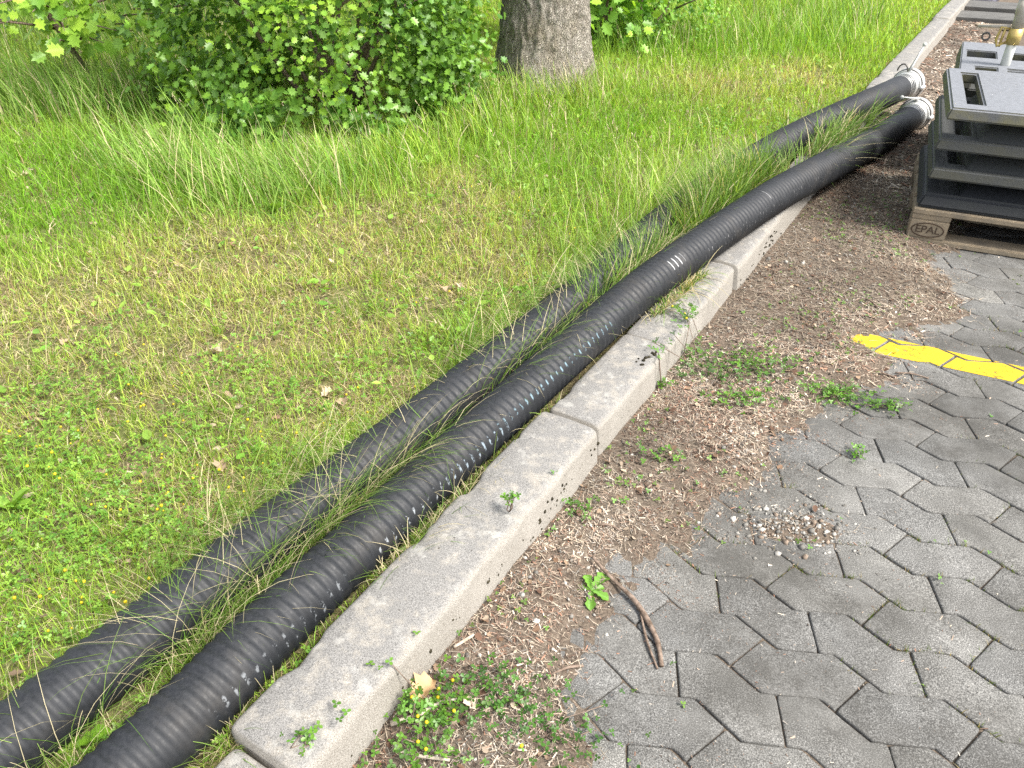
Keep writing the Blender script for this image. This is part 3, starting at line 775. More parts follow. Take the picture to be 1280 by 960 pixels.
tag(board('wooden_plank', 0, 1.1, 0, .10, .012, .05, M['wood'], None, Vector((4.42, 7.93, 0)), .003, ex, ey), 'weathered plank lying across the litter beyond the barrier bases', 'plank')
t = NT('sack_cloth'); n1 = t.noise(t.obj(), 12, 4)
M['sack'] = t.done(t.principled(t.mix(t.ramp(n1, [(.35, 0), (.65, 1)]), (.30, .30, .40), (.55, .56, .66)), .55, t.bump(n1, .6, .02), .4))
V, F = sphere((0, 0, 0), 1, 28, 18); V = np.array(V)
rr = 1 + .55 * (fbm(V[:, 0] * 2.2 + V[:, 2], V[:, 1] * 2.2 - V[:, 2], 8, 4) - .5)
V = V * rr[:, None] * [.26, .22, .17]; V[:, 2] = np.maximum(V[:, 2], -.10)
tag(obj('plastic_sack', V + [5.30, 9.72, .115], F, M['sack'], smooth=True), 'crumpled lilac grey sack lying beyond the concrete slabs', 'sack')

# ------------------------------------------------------------------ vegetation helpers
def in_view(x, y, z, mx=.10, my=.10):
    px, py, zc = proj(x, y, z); return (zc > .15) & (np.abs(px) < .5 + mx) & (py < .375 + my) & (py > -.375 - my)
HP1 = HOSE_XY[0][::20, :2]; HP2 = HOSE_XY[1][::20, :2]
def hose_dist(x, y):
    d = np.full(len(x), 9.)
    q = np.stack([x, y], -1)
    near = np.where(np.abs(tn(x, y)[1] + .85) < .5)[0]
    for s in range(0, len(near), 20000):
        ii = near[s:s + 20000]
        for H in (HP1, HP2):
            d[ii] = np.minimum(d[ii], np.sqrt(((q[ii, None] - H[None]) ** 2).sum(-1)).min(1))
    return d
def gauss(x, y, pts, r):
    m = np.zeros(len(x))
    for (a, b, *rr) in pts:
        r_ = rr[0] if rr else r; m = np.maximum(m, np.exp(-((x - a) ** 2 + (y - b) ** 2) / r_ ** 2))
    return m
DRY = [(-.77, 2.25, .45), (-1.13, 2.56, .40), (-.5, 2.78, .42), (-.12, 2.56, .35), (-.48, 1.74, .22), (-1.3, 1.78, .3), (-.29, 3.41, .18), (-.80, 1.37, .18), (1.36, 5.23, .42), (2.02, 5.7, .4), (-.95, 1.95, .35), (-.15, 3.0, .25), (-.62, 1.15, .12), (-1.5, 2.15, .4)]
CLOV = [(-.9, 1.12, .30), (-1.17, 1.49, .3), (-.79, 1.27, .25), (-.76, 1.78, .25), (-1.1, 1.78, .3), (-.29, 1.32, .15), (-.62, 1.49, .25), (-1.05, 1.2, .3), (-.45, 2.0, .25), (.15, 3.2, .35), (.35, 2.9, .3), (-.8, .9, .3), (1.1, 4.4, .5), (0.0, 2.3, .2)]
LONG = [(-1.46, 3.50, .30), (-1.13, 3.45, .30), (-.71, 3.62, .28), (-.34, 4.16, .28), (0., 4.82, .28), (.39, 4.9, .25), (.62, 3.25, .20), (.78, 3.15, .20), (.5, 2.75, .14), (-.05, 1.9, .08), (1.2, 6.6, .7), (2.0, 7.5, .8), (-.9, 3.9, .4), (-1.7, 3.9, .35)]
LUSH = [(-1.87, 3.2, .7), (-.51, 3.45, .35), (.24, 3.75, .6), (1.06, 5.02, .35), (.03, 2.94, .22), (1.97, 6.56, .9), (-2.2, 3.7, .6), (.6, 4.4, .5), (-.05, 2.05, .2), (.3, 2.6, .2), (-.38, 1.49, .12)]
TREE = (.205, 5.30)
def bare(x, y):                                      # trunk and hose footprints
    return (np.hypot(x - TREE[0], y - TREE[1]) < .30)

def sample_lawn(n, rmin, rmax, pw, seed):
    """points on the lawn, thinning with distance from the path where the grass was looked at"""
    r = np.random.default_rng(seed)
    d = (r.random(n) * (rmax ** (2 - pw) - rmin ** (2 - pw)) + rmin ** (2 - pw)) ** (1 / (2 - pw))
    a = r.uniform(rad(-60), rad(52), n)
    x = d * np.sin(a); y = d * np.cos(a)
    t_, n_ = tn(x, y)
    ok = (n_ < KB - .012) & (in_view(x, y, .12, .14, .14) | in_view(x, y, .12, .42, .30) & (r.random(n) < .4)) & ~bare(x, y)
    return x[ok], y[ok], d[ok]

C_LUSH = np.array([.19, .39, .030]); C_MID = np.array([.32, .50, .065]); C_YEL = np.array([.47, .53, .145]); C_DRY = np.array([.66, .58, .36]); C_BRN = np.array([.32, .235, .135])
parts = []
# --- short turf
x, y, d = sample_lawn(660000, .55, 10.5, 1.15, 21)
hd = hose_dist(x, y); keep = (hd > .055); x, y, d, hd = x[keep], y[keep], d[keep], hd[keep]
dry = np.clip(gauss(x, y, DRY, .3) * 1.15 + .5 * (fbm(x * 3, y * 3, 51, 3) - .5), 0, 1); lush = np.clip(gauss(x, y, LUSH, .4) + .4 * (fbm(x * 2.2, y * 2.2, 53, 3) - .5), 0, 1)
clv = gauss(x, y, CLOV, .3)
den = (.95 - .25 * dry * (1 - lush) - .10 * clv) * (.5 + .9 * sstep(.25, .7, fbm(x * 9, y * 9, 55, 3)))
keep = RNG.random(len(x)) < den; x, y, d, dry, lush, clv = [a[keep] for a in (x, y, d, dry, lush, clv)]
n = len(x); print('turf blades', n)
f1 = RNG.random(n)
C = C_MID + (C_LUSH - C_MID) * np.clip(lush * 1.1, 0, 1)[:, None]
C = C + (C_YEL - C) * np.clip(dry * .8 + .35 * (RNG.random(n) - .4), 0, 1)[:, None]
isd = f1 < (.10 + .36 * dry * (1 - .6 * lush)); C[isd] = C_DRY * RNG.uniform(.5, 1.15, (isd.sum(), 1))
isb = f1 > .975 - .05 * dry; C[isb] = C_BRN * RNG.uniform(.7, 1.3, (isb.sum(), 1))
C = C * RNG.uniform(.5, 1.5, (n, 1)) * RNG.uniform(.9, 1.1, (n, 3))
ln = RNG.gamma(6, 1 / 6., n) * (.040 + .030 * lush) * np.where(isd, .9, 1) * (.8 + .5 * fbm(x * 4, y * 4, 57, 2))
wd = np.clip(.0017 + .00085 * (d - 1), .0016, .008) * RNG.uniform(.7, 1.3, n)
ln = ln * (1 + .04 * np.clip(d - 2, 0, 6))
lean = np.abs(RNG.normal(.35, .33, n)) + np.where(isd, .5, 0); bend = RNG.uniform(.1, 1.3, n)
P = np.stack([x, y, lawn_z(x, y) - .004], -1)
parts.append(blades(P, RNG.uniform(0, 2 * np.pi, n), ln, wd, lean, bend, C, 2, face=RNG.uniform(0, np.pi, n)))
# --- flat thatch
x, y, d = sample_lawn(150000, .55, 6.5, 1.0, 22); dry = np.clip(gauss(x, y, DRY, .3) * 1.1 + .7 * (fbm(x * 5, y * 5, 61, 3) - .45), 0, 1)
keep = RNG.random(len(x)) < .18 + .8 * dry; x, y, d = x[keep], y[keep], d[keep]; n = len(x); print('thatch', n)
hue = RNG.random(n)[:, None]
C = (C_DRY * hue + C_BRN * (1 - hue)) * RNG.uniform(.5, 1.35, (n, 1))
P = np.stack([x, y, lawn_z(x, y) + RNG.uniform(.001, .016, n)], -1)
parts.append(blades(P, RNG.uniform(0, 6.28, n), RNG.uniform(.02, .06, n), np.clip(.0014 + .0006 * (d - 1), .0014, .005), RNG.normal(1.5, .14, n), RNG.normal(0, .4, n), C, 2))
v, l, tt, c = join(parts); print('lawn verts', len(v), 'faces', len(tt))
nobj('lawn_grass', v, l, tt, M['grass'], col=c, kind='stuff', label='short green and straw coloured lawn grass', cat='grass')

# --- long grass by the bush, round the trunk and along the hoses
parts = []
def long_patch(n, pts, az, azs, l0, l1, wd, C0, C1, lean=(.25, .2), bend=(.5, 1.1), seed=0, S=4, straw=.15):
    r = np.random.default_rng(seed)
    pts = np.array(pts); k = r.integers(0, len(pts), n)
    x = pts[k, 0] + r.normal(0, 1, n) * pts[k, 2]; y = pts[k, 1] + r.normal(0, 1, n) * pts[k, 2]
    # gather blades in tussocks
    cx = np.round(x / .09) * .09 + .03 * (hash2(np.round(x / .09), np.round(y / .09), 5) - .5); x = x + (cx - x) * .35
    ok = (tn(x, y)[1] < KB - .02) & ~bare(x, y) & in_view(x, y, .15, .14, .14); x, y = x[ok], y[ok]
    hd = hose_dist(x, y); ok = hd > .06; x, y = x[ok], y[ok]; n = len(x)
    C = C0 + (C1 - C0) * r.random((n, 1)); isd = r.random(n) < straw; C[isd] = C_DRY * r.uniform(.7, 1.15, (isd.sum(), 1)); C *= r.uniform(.5, 1.35, (n, 1))
    P = np.stack([x, y, lawn_z(x, y) - .004], -1); dd = np.hypot(x, y)
    a = r.normal(az, azs, n)
    parts.append(blades(P, a, r.uniform(l0, l1, n) * (.7 + .6 * fbm(x * 4, y * 4, 7, 2)), np.clip(wd * (.5 + dd * .22), wd * .7, .007) * r.uniform(.6, 1.3, n), np.abs(r.normal(lean[0], lean[1], n)), r.uniform(bend[0], bend[1], n), C, S, face=a + np.pi / 2 + r.normal(0, .7, n)))
PAL = np.array([.33, .48, .105]); GRN = np.array([.15, .33, .04]); YG = np.array([.40, .54, .075])
long_patch(1700, [(-1.5, 3.36, .15), (-1.22, 3.22, .15), (-.98, 3.2, .13), (-1.75, 3.6, .16), (-1.35, 3.45, .15), (-.8, 3.35, .12)], rad(155), .95, .12, .36, .0036, GRN, PAL, (.32, .27), (.3, 1.2), 1, 5)
long_patch(1700, [(-.7, 3.6, .14), (-.5, 3.8, .13), (-.35, 4.05, .13), (-.9, 3.55, .13), (-.2, 4.3, .13)], rad(150), 1.1, .08, .24, .0036, GRN, YG, (.3, .25), (.3, 1.1), 31, 4)
long_patch(1500, [(-.1, 4.6, .14), (.12, 4.75, .14), (.42, 4.85, .13), (.62, 5.1, .12), (-.15, 4.9, .12)], rad(120), 1.2, .12, .24, .0024, GRN, YG, (.25, .2), (.4, 1.0), 2, 4)
long_patch(1100, [(.62, 3.22, .10), (.75, 3.12, .10), (.50, 2.80, .09), (.62, 2.95, .08), (.85, 3.3, .1), (.36, 2.55, .08)], rad(100), 1.0, .16, .34, .0021, GRN, YG, (.25, .2), (.4, 1.1), 3, 4)
long_patch(3200, [(1.1, 6.4, .45), (1.8, 7.4, .55), (2.6, 8.2, .6), (.9, 7.2, .4), (3.0, 7.9, .3), (2.4, 6.9, .4)], rad(100), 1.3, .16, .34, .0028, GRN * .85, C_MID, (.25, .2), (.4, 1.0), 4, 4, .08)
long_patch(1700, [(.2, 3.6, .35), (.5, 4.1, .35), (1.0, 4.6, .30), (-.2, 3.3, .3), (1.4, 5.2, .3), (0.1, 2.7, .25)], rad(110), 1.5, .08, .17, .0022, GRN, YG, (.3, .25), (.4, 1.2), 5, 3)
# tall meadow grass left of the bush
long_patch(3200, [(-2.9, 4.6, .28), (-3.3, 4.5, .25), (-2.45, 4.72, .22), (-3.2, 5.0, .3), (-2.5, 5.1, .3), (-2.15, 4.85, .15), (-3.7, 4.8, .4)], rad(150), 1.0, .16, .36, .0038, GRN * .95, PAL * .95, (.2, .18), (.3, 1.0), 6, 5)
long_patch(1500, [(-4.5, 6.6, .7), (-3.3, 7.0, .7), (-5.5, 7.5, .8), (-2.4, 7.2, .6)], rad(150), .9, .25, .5, .004, GRN * .8, PAL, (.2, .16), (.3, .8), 7, 4)
tr_ = np.random.default_rng(77); tx, ty, td = sample_lawn(420, .6, 6.5, .9, 71); ok = hose_dist(tx, ty) > .10
TP = np.stack([tx, ty, tr_.uniform(.012, .035, len(tx))], -1)[ok]
long_patch(7000, TP, rad(120), 2.5, .05, .12, .0026, GRN * .8, YG, (.35, .28), (.4, 1.3), 41, 3, .16)
v, l, tt, c = join(parts); print('long grass faces', len(tt))
nobj('long_grass', v, l, tt, M['grass'], col=c, kind='stuff', label='long grass by the bush, trunk and hoses', cat='grass')

# --- grass growing up between the hoses and arching over them
parts = []
def drape(n, t0, t1, n_c, n_s, az_list, l0, l1, lean, bend, straw, seed, wd=.0019):
    r = np.random.default_rng(seed); t_ = r.uniform(t0, t1, n); dens = fbm(t_ * 3.2, t_ * 0 + seed, 71, 3)
    ok = r.random(n) < sstep(.44, .62, dens) * .97 + .03; t_ = t_[ok]; n = len(t_)
    n_ = np.interp(t_, [a[0] for a in n_c], [a[1] for a in n_c]) + r.normal(0, n_s, n)
    q = xy(t_, n_); x, y = q[:, 0], q[:, 1]
    zb = np.where(n_ > KB, KH - .01, lawn_z(x, y) - .004)
    C = np.where(r.random((n, 1)) < straw, C_DRY * r.uniform(.6, 1.15, (n, 1)), (GRN + (PAL - GRN) * r.random((n, 1))) * r.uniform(.35, 1.0, (n, 1)))
    az = np.array(az_list)[r.integers(0, len(az_list), n)] + r.normal(0, .55, n)
    ok = hose_dist(x, y) > .05
    parts.append(blades(np.stack([x, y, zb], -1)[ok], az[ok], r.uniform(l0, l1, n)[ok], (wd * r.uniform(.7, 1.3, n) * np.clip(.7 + .5 * t_, .9, 2.8))[ok], np.abs(r.normal(lean[0], lean[1], n))[ok], r.uniform(bend[0], bend[1], n)[ok], C[ok], 6, face=az[ok] + np.pi / 2 + r.normal(0, .35, ok.sum())))
LEFT = rad(58.4 + 90); RIGHT = rad(58.4 - 90)
mid = [(-1, -.958), (.5, -.967), (1.4, -.936), (2.1, -.892), (2.7, -.86), (3.3, -.80), (4.4, -.585), (5.3, -.42)]
drape(5200, -.1, 3.4, mid, .014, [LEFT, LEFT - .5, LEFT + .5, rad(58), rad(238)], .14, .34, (.22, .2), (1.3, 2.7), .34, 1, .0012)
drape(2300, -.1, 3.3, mid, .012, [LEFT, RIGHT, rad(58)], .06, .16, (.3, .25), (.6, 1.6), .2, 9, .0018)
drape(1500, -.2, .75, mid, .022, [LEFT, rad(58), rad(238), LEFT - .6], .05, .20, (.35, .3), (.8, 2.2), .25, 33, .0014)
drape(900, -.2, 1.6, mid, .02, [LEFT, RIGHT, rad(58), rad(238)], .03, .09, (.5, .35), (.5, 1.6), .3, 34, .0016)
drape(1800, .1, 3.2, mid, .012, [RIGHT, RIGHT + .5], .18, .30, (.12, .12), (.9, 1.7), .25, 2, .0015)
drape(2800, -.1, 4.6, [(-1, -1.13), (.5, -1.15), (1.4, -1.10), (2.1, -1.075), (3.2, -1.01), (4.4, -.80)], .022, [RIGHT, RIGHT + .6, RIGHT - .6, rad(58)], .12, .30, (.2, .18), (.8, 1.8), .22, 3)
drape(3600, 1.9, 3.35, [(1.8, -.90), (2.4, -.872), (3.2, -.82), (4.2, -.62)], .022, [rad(60), LEFT, rad(200)], .16, .34, (.16, .15), (.4, 1.3), .12, 4)
drape(700, 3.2, 4.5, [(3.2, -.80), (4.2, -.66), (4.6, -.60)], .03, [rad(60), LEFT, rad(20)], .10, .24, (.3, .2), (.5, 1.4), .15, 24)
drape(2400, 1.9, 3.1, [(1.8, -.93), (2.4, -.885), (3.2, -.84)], .02, [rad(60), LEFT, rad(120)], .14, .28, (.2, .2), (.4, 1.3), .1, 14, .0022)
drape(2000, .35, 2.4, [(0, -.785), (1.3, -.779), (1.7, -.760), (2.4, -.70)], .006, [rad(58), rad(238), LEFT, RIGHT], .04, .15, (.5, .4), (.6, 1.8), .55, 5, .0015)
drape(420, 3.6, 4.6, [(3.5, -.70), (4.6, -.55)], .04, [rad(40), RIGHT, rad(0)], .2, .34, (.5, .2), (.6, 1.3), .2, 6, .0016)
v, l, tt, c = join(parts); print('drape', len(tt))
nobj('hose_side_grass', v, l, tt, M['grass'], col=c, kind='stuff', label='thin green and dry grass arching over the hoses', cat='grass')

# --- clover, medick and their yellow flowers
def trefoil():
    V = [(0, 0, 0)]; F = []
    for k_ in range(3):
        a = k_ * 2.1 + .3; ca, sa = math.cos(a), math.sin(a); b = len(V)
        for (rx, ry, rz) in ((.5, .42, .12), (1.0, .33, .16), (1.12, 0, .08), (1.0, -.33, .16), (.5, -.42, .12)):
            V.append((rx * ca - ry * sa, rx * sa + ry * ca, rz))
        F += [(0, b, b + 1, b + 2), (0, b + 2, b + 3, b + 4)]
    return V, F
TRV, TRF = trefoil()
x, y, d = sample_lawn(190000, .55, 6.5, 1.15, 33); m = np.clip(gauss(x, y, CLOV, .3) + .35 * (fbm(x * 3, y * 3, 81, 3) - .45), 0, 1) * sstep(.35, .62, fbm(x * 7, y * 7, 83, 3))
keep = (RNG.random(len(x)) < m * .85 + .07) & (hose_dist(x, y) > .075); x, y, d = x[keep], y[keep], d[keep]; n = len(x); print('clover', n)
N_ = RNG.normal(0, .35, (n, 3)); N_[:, 2] = 1
C = (np.array([.10, .25, .030]) + (np.array([.25, .41, .055]) - np.array([.10, .25, .030])) * RNG.random((n, 1))) * RNG.uniform(.7, 1.25, (n, 1))
S = RNG.uniform(.0035, .0075, n) * (1 + .12 * np.clip(d - 1.2, 0, 5))
v, l, tt, c = scatter(TRV, TRF, np.stack([x, y, lawn_z(x, y) + RNG.uniform(.012, .042, n)], -1), frames(N_, spin=RNG.uniform(0, 6.28, n)), S, C)
nobj('lawn_clover', v, l, tt, M['leaf'], col=c, kind='stuff', label='small clover leaves spread through the lawn', cat='clover')
FLV, FLF = sphere((0, 0, 0), 1, 6, 3)
x, y, d = sample_lawn(5200, .55, 5.0, 1.2, 35); m = gauss(x, y, CLOV, .3) * sstep(.42, .65, fbm(x * 4, y * 4, 87, 3))
keep = (RNG.random(len(x)) < m * .5) & (hose_dist(x, y) > .08); x, y = x[keep], y[keep]; n = len(x); print('flowers', n)
v, l, tt, c = scatter(FLV, FLF, np.stack([x, y, lawn_z(x, y) + RNG.uniform(.03, .055, n)], -1), frames(np.tile([[0, 0, 1.]], (n, 1))), RNG.uniform(.0024, .0042, n), np.array([.74, .62, .03]) * RNG.uniform(.7, 1.1, (n, 1)))
nobj('lawn_flowers', v, l, tt, M['leaf'], smooth=True, col=c, kind='stuff', label='tiny yellow flowers among the clover', cat='flowers')
# --- seed heads
x, y, d = sample_lawn(9000, 1.0, 7.5, 1.0, 37); m = np.clip(gauss(x, y, LONG, .3) + gauss(x, y, [(.9, 4.6, .5), (1.3, 5.2, .5), (.3, 3.7, .4), (1.6, 5.9, .5)], .4), 0, 1) * sstep(.4, .6, fbm(x * 5, y * 5, 91, 2))
keep = (RNG.random(len(x)) < m * .22) & (hose_dist(x, y) > .08); x, y, d = x[keep], y[keep], d[keep]; n = len(x); print('seed stalks', n)
az = RNG.normal(rad(150), .9, n); ln = RNG.uniform(.22, .42, n); le = np.abs(RNG.normal(.2, .12, n)); C = np.array([.34, .31, .16]) * RNG.uniform(.8, 1.2, (n, 1)); P = np.stack([x, y, lawn_z(x, y)], -1)
parts = [blades(P, az, ln, np.full(n, .0016), le, np.full(n, .5), C, 4)]
for j in range(7):
    f = .70 + .05 * j; th = le + .25 * f
    pp = P + np.stack([np.cos(az) * np.sin(th), np.sin(az) * np.sin(th), np.cos(th)], -1) * (ln * f)[:, None]
    parts.append(blades(pp, RNG.uniform(0, 6.28, n), RNG.uniform(.012, .03, n), np.full(n, .0035), RNG.uniform(.3, 1.2, n), np.full(n, .4), np.array([.46, .38, .25]) * RNG.uniform(.75, 1.15, (n, 1)), 2))
v, l, tt, c = join(parts); nobj('seed_heads', v, l, tt, M['dry'], col=c, kind='stuff', label='pale grass seed heads above the lawn', cat='grass')

# ------------------------------------------------------------------ leaves
def leaf_template(kind):
    if kind == 'lobed':                              # hawthorn / field maple like
        half = [(0, .0), (.14, .10), (.36, .20), (.24, .34), (.50, .50), (.30, .60), (.36, .84), (.14, .80), (0, 1.08)]
    elif kind == 'broad':
        half = [(0, 0), (.20, .10), (.36, .32), (.38, .52), (.28, .78), (.12, .94), (0, 1.05)]
    elif kind == 'oak':
        half = [(0, 0), (.08, .12), (.22, .22), (.16, .32), (.32, .44), (.20, .54), (.36, .68), (.22, .80), (.20, .93), (0, 1.0)]
    else:                                            # toothed rosette leaf
        half = [(0, 0), (.05, .12), (.14, .26), (.10, .36), (.22, .52), (.16, .60), (.27, .78), (.15, .94), (0, 1.02)]
    V = [(0, 0, 0), (0, half[-1][1], -.06)]
    n = len(half) - 2
    for sg in (1, -1):
        for x, y in half[1:-1]: V.append((sg * x, y, .24 * x - .06 * math.sin(y * 2.6)))
    return np.array(V), [(0, *range(2, 2 + n), 1), (1, *range(1 + 2 * n, 1 + n, -1), 0)]
def leaf_fine():
    half = [(0, 0), (.08, .12), (.22, .22), (.16, .32), (.32, .44), (.20, .54), (.36, .68), (.22, .80), (.20, .93), (0, 1.0)]; n = len(half); V = []; F = []
    for f_ in (-1, -.5, 0, .5, 1):
        for x, y in half: V.append((f_ * x, y, 0))
    for c_ in range(4):
        for i in range(n - 1): F.append((c_ * n + i, (c_ + 1) * n + i, (c_ + 1) * n + i + 1, c_ * n + i + 1))
    return np.array(V), F
DV, DF = leaf_fine()
LV, LF = leaf_template('lobed'); BV, BF = leaf_template('broad'); OV, OF = leaf_template('oak'); TV2, TF2 = leaf_template('tooth')

def branchy(c, n, r0, spread, h, seed, levels=5):
    r = random.Random(seed); out = ([], [])
    for i in range(n):
        a = r.uniform(0, 6.28); p = Vector(c) + Vector((math.cos(a), math.sin(a), 0)) * r.uniform(0, r0); d = Vector((math.cos(a) * spread * r.uniform(.3, 1), math.sin(a) * spread * r.uniform(.3, 1), 1)).normalized()
        pts = [p.copy()]; rad_ = []
        for s in range(levels): p = p + d * h / levels; d = (d + Vector((r.gauss(0, .25), r.gauss(0, .25), r.gauss(0, .1)))).normalized(); pts.append(p.copy())
        out = merge(out, tube(pts, [.016 * (1 - .8 * k_ / levels) for k_ in range(levels + 1)], 6))
    return out

def bush(name, c, rx, ry, h, nleaf, size, label, cat, seed, C0, C1, zlow=0.0, group=None, clumps=260, density_low=True, stems=9):
    r = np.random.default_rng(seed); zb = float(lawn_z(np.array([c[0]]), np.array([c[1]]))[0])
    root = empty(name, (c[0], c[1], zb - .02), label, cat, group)
    V, F = branchy((c[0], c[1], zb - .02), stems, min(rx, ry) * .25, .8, h * .8, seed); obj('stem', V, F, M['twig'], root, smooth=True)
    # clumps of leafy twigs over a lumpy dome
    k = clumps; th = r.uniform(0, 2 * np.pi, k); u = r.random(k) ** (1.35 if density_low else 1)
    phi = u * np.pi / 2                              # elevation
    lump = 1 + .38 * (fbm(th * 1.6 + 9, phi * 2.2 + seed, seed, 3) - .5)
    rad_ = lump * r.uniform(.62, 1.02, k) ** .6
    cx = c[0] + rx * rad_ * np.cos(phi) ** .55 * np.cos(th); cy = c[1] + ry * rad_ * np.cos(phi) ** .55 * np.sin(th); cz = zb + zlow + h * rad_ * np.sin(phi) + .04
    ctr = np.stack([cx, cy, cz], -1); out = np.stack([np.cos(th) * np.cos(phi), np.sin(th) * np.cos(phi), np.sin(phi) * .9 + .1], -1)
    m = nleaf // k; kk = np.repeat(np.arange(k), m); n = len(kk)
    cr = r.uniform(.055, .15, k) * (size / .045)
    off = r.normal(0, 1, (n, 3)) * cr[kk][:, None] * [1, 1, .7]
    P = ctr[kk] + off
    P[:, 2] = np.maximum(P[:, 2], lawn_z(P[:, 0], P[:, 1]) + .02)
    N_ = out[kk] * .8 + r.normal(0, .75, (n, 3)) + [0, 0, .6]
    tone = r.random(k)[kk][:, None] * .6 + .4 * r.random((n, 1)); young = (r.random(k) < .15)[kk][:, None]
    C = C0 + (C1 - C0) * tone; C = np.where(young, C * [1.6, 1.4, 1.1], C) * r.uniform(.7, 1.3, (n, 1))
    S = size * r.uniform(.5, 1.2, n)
    v, l, tt, c_ = scatter(LV, LF, P, frames(N_, spin=r.uniform(0, 6.28, n)), S, C)
    nobj('foliage', v, l, tt, M['leaf'], root, col=c_, kind='stuff')
    return root
G0 = np.array([.075, .195, .028]); G1 = np.array([.21, .38, .052])
bush('hawthorn_bush', (-1.09, 4.78), .93, .84, 1.7, 26500, .043, 'large dark green bush with lobed leaves beside the trunk', 'bush', 4, G0, G1, clumps=310, stems=12)
bush('low_shrub', (1.02, 6.95), .62, .50, .9, 4600, .036, 'smaller green shrub on the far side of the trunk', 'shrub', 12, G0 * 1.2, G1 * 1.25, clumps=120)
bush('low_shrub', (.62, 6.65), .25, .3, 1.3, 1800, .085, 'broad leaved young shrub close behind the trunk', 'shrub', 15, G0 * 1.6, G1 * 1.35, clumps=60, stems=4)
for i, (x, y, rx, h, lb) in enumerate([(2.3, 10.4, 1.3, 1.6, 'dark shrub beyond the lawn, nearest the kerb'), (-.2, 10.2, 1.4, 2.0, 'dark shrub beyond the lawn behind the trunk'), (-2.9, 9.6, 1.5, 2.2, 'dark shrub beyond the lawn behind the sapling'), (-5.6, 9.0, 1.6, 2.2, 'dark shrub beyond the tall meadow grass')]):
    bush('background_shrub', (x, y), rx, 1.0, h, 2400, .12, lb, 'shrub', 30 + i, G0 * .9, G1 * .9, clumps=110)

# loose broad leaves of plantain and dandelion among the turf, and scraps of dead leaf
def leaf_field(name, n, kind, seed, s0, s1, C0, C1, zmin, zmax, tilt, mat, label, cat, brown=False):
    r = np.random.default_rng(seed); x, y, d = sample_lawn(n, .6, 7.5, 1.0, seed)
    ok = (hose_dist(x, y) > .085) & (r.random(len(x)) < sstep(.40, .62, fbm(x * 2.6, y * 2.6, seed, 3)) * .9 + .08); x, y, d = x[ok], y[ok], d[ok]; m = len(x)
    N_ = r.normal(0, tilt, (m, 3)); N_[:, 2] = 1
    C = (C0 + (C1 - C0) * r.random((m, 1))) * r.uniform(.65, 1.2, (m, 1)); S = r.uniform(s0, s1, (m, 1)) * np.stack([r.uniform(.5, .95, m), np.ones(m), np.ones(m)], -1) * (1 + .06 * d[:, None])
    tv, tf = kind
    v, l, tt, c = scatter(tv, tf, np.stack([x, y, lawn_z(x, y) + r.uniform(zmin, zmax, m)], -1), frames(N_, spin=r.uniform(0, 6.28, m)), S, C)
    nobj(name, v, l, tt, M[mat], col=c, kind='stuff', label=label, cat=cat)
leaf_field('lawn_leaves', 5200, (BV, BF), 201, .014, .034, np.array([.15, .34, .04]), np.array([.36, .54, .09]), .015, .045, .55, 'leaf', 'small broad leaves scattered through the lawn grass', 'leaves')
leaf_field('leaf_scraps', 3600, (OV, OF), 203, .010, .026, np.array([.20, .135, .085]), np.array([.50, .42, .31]), .010, .030, .5, 'dry', 'brown scraps of dead leaf caught in the lawn', 'leaf scraps')
r = np.random.default_rng(207); t_ = r.uniform(.3, 4.2, 2600); n_ = r.uniform(-.60, .25, 2600); q = xy(t_, n_); x, y = q[:, 0], q[:, 1]
ok = in_view(x, y, 0, .1, .1) & (r.random(2600) < cover(x, y) * sstep(.35, .65, fbm(x * 5, y * 5, 207, 3))); x, y = x[ok], y[ok]; m = len(x); N_ = r.normal(0, .4, (m, 3)); N_[:, 2] = 1
scr = np.array([[.20, .125, .08], [.30, .21, .14], [.13, .075, .05], [.40, .32, .24]])[r.integers(0, 4, m)] * r.uniform(.7, 1.2, (m, 1))
v, l, tt, c = scatter(OV * [1.2, 1, 1.6], OF, np.stack([x, y, np.maximum(soil_z(x, y), 0) + .005], -1), frames(N_, spin=r.uniform(0, 6.28, m)), r.uniform(.007, .019, m), scr)
nobj('litter_scraps', v, l, tt, M['dry'], col=c, kind='stuff', label='broken brown leaf scraps in the litter by the kerb', cat='leaf scraps')

# ------------------------------------------------------------------ the big tree
zt = float(lawn_z(np.array([TREE[0]]), np.array([TREE[1]]))[0])
oak = empty('oak_tree', (TREE[0], TREE[1], zt - .05), 'thick rough barked tree trunk standing beside the bush on the lawn', 'tree')
zz = np.concatenate([np.arange(-.05, .9, .010), np.arange(.9, 5.2, .07)]); na = 170; th = np.linspace(0, 2 * np.pi, na, endpoint=False)
Z, TH = np.meshgrid(zz, th, indexing='ij')
rb = .272 + .085 * np.exp(-np.maximum(Z, 0) / .22) * (1 + .35 * np.cos(TH * 4 + .8) * np.exp(-np.maximum(Z, 0) / .25)) - .012 * Z
cxn = np.cos(TH); syn = np.sin(TH)
def per(f, k1, kz, seed):                            # noise that closes round the trunk
    a = TH / (2 * np.pi); return fbm(a * k1, Z * kz + 3 * vn(a * k1 * .3, Z * 6, seed + 3), seed, 3) * (1 - a) + fbm((a - 1) * k1, Z * kz + 3 * vn((a - 1) * k1 * .3, Z * 6, seed + 3), seed, 3) * a
rg = np.abs(per(None, 34, 7, 5) - .5) * 2; rg2 = np.abs(per(None, 60, 14, 8) - .5) * 2
rb = rb + .011 * (np.clip(rg * 3.2, 0, 1) - 1) + .007 * np.clip(rg2 * 3, 0, 1)
Pt = np.stack([TREE[0] + rb * cxn + .05 * (Z / 5), TREE[1] + rb * syn, Z + zt], -1)
n, sg_ = Pt.shape[:2]; idx = np.arange(n * sg_).reshape(n, sg_); nx = np.roll(idx, -1, 1)
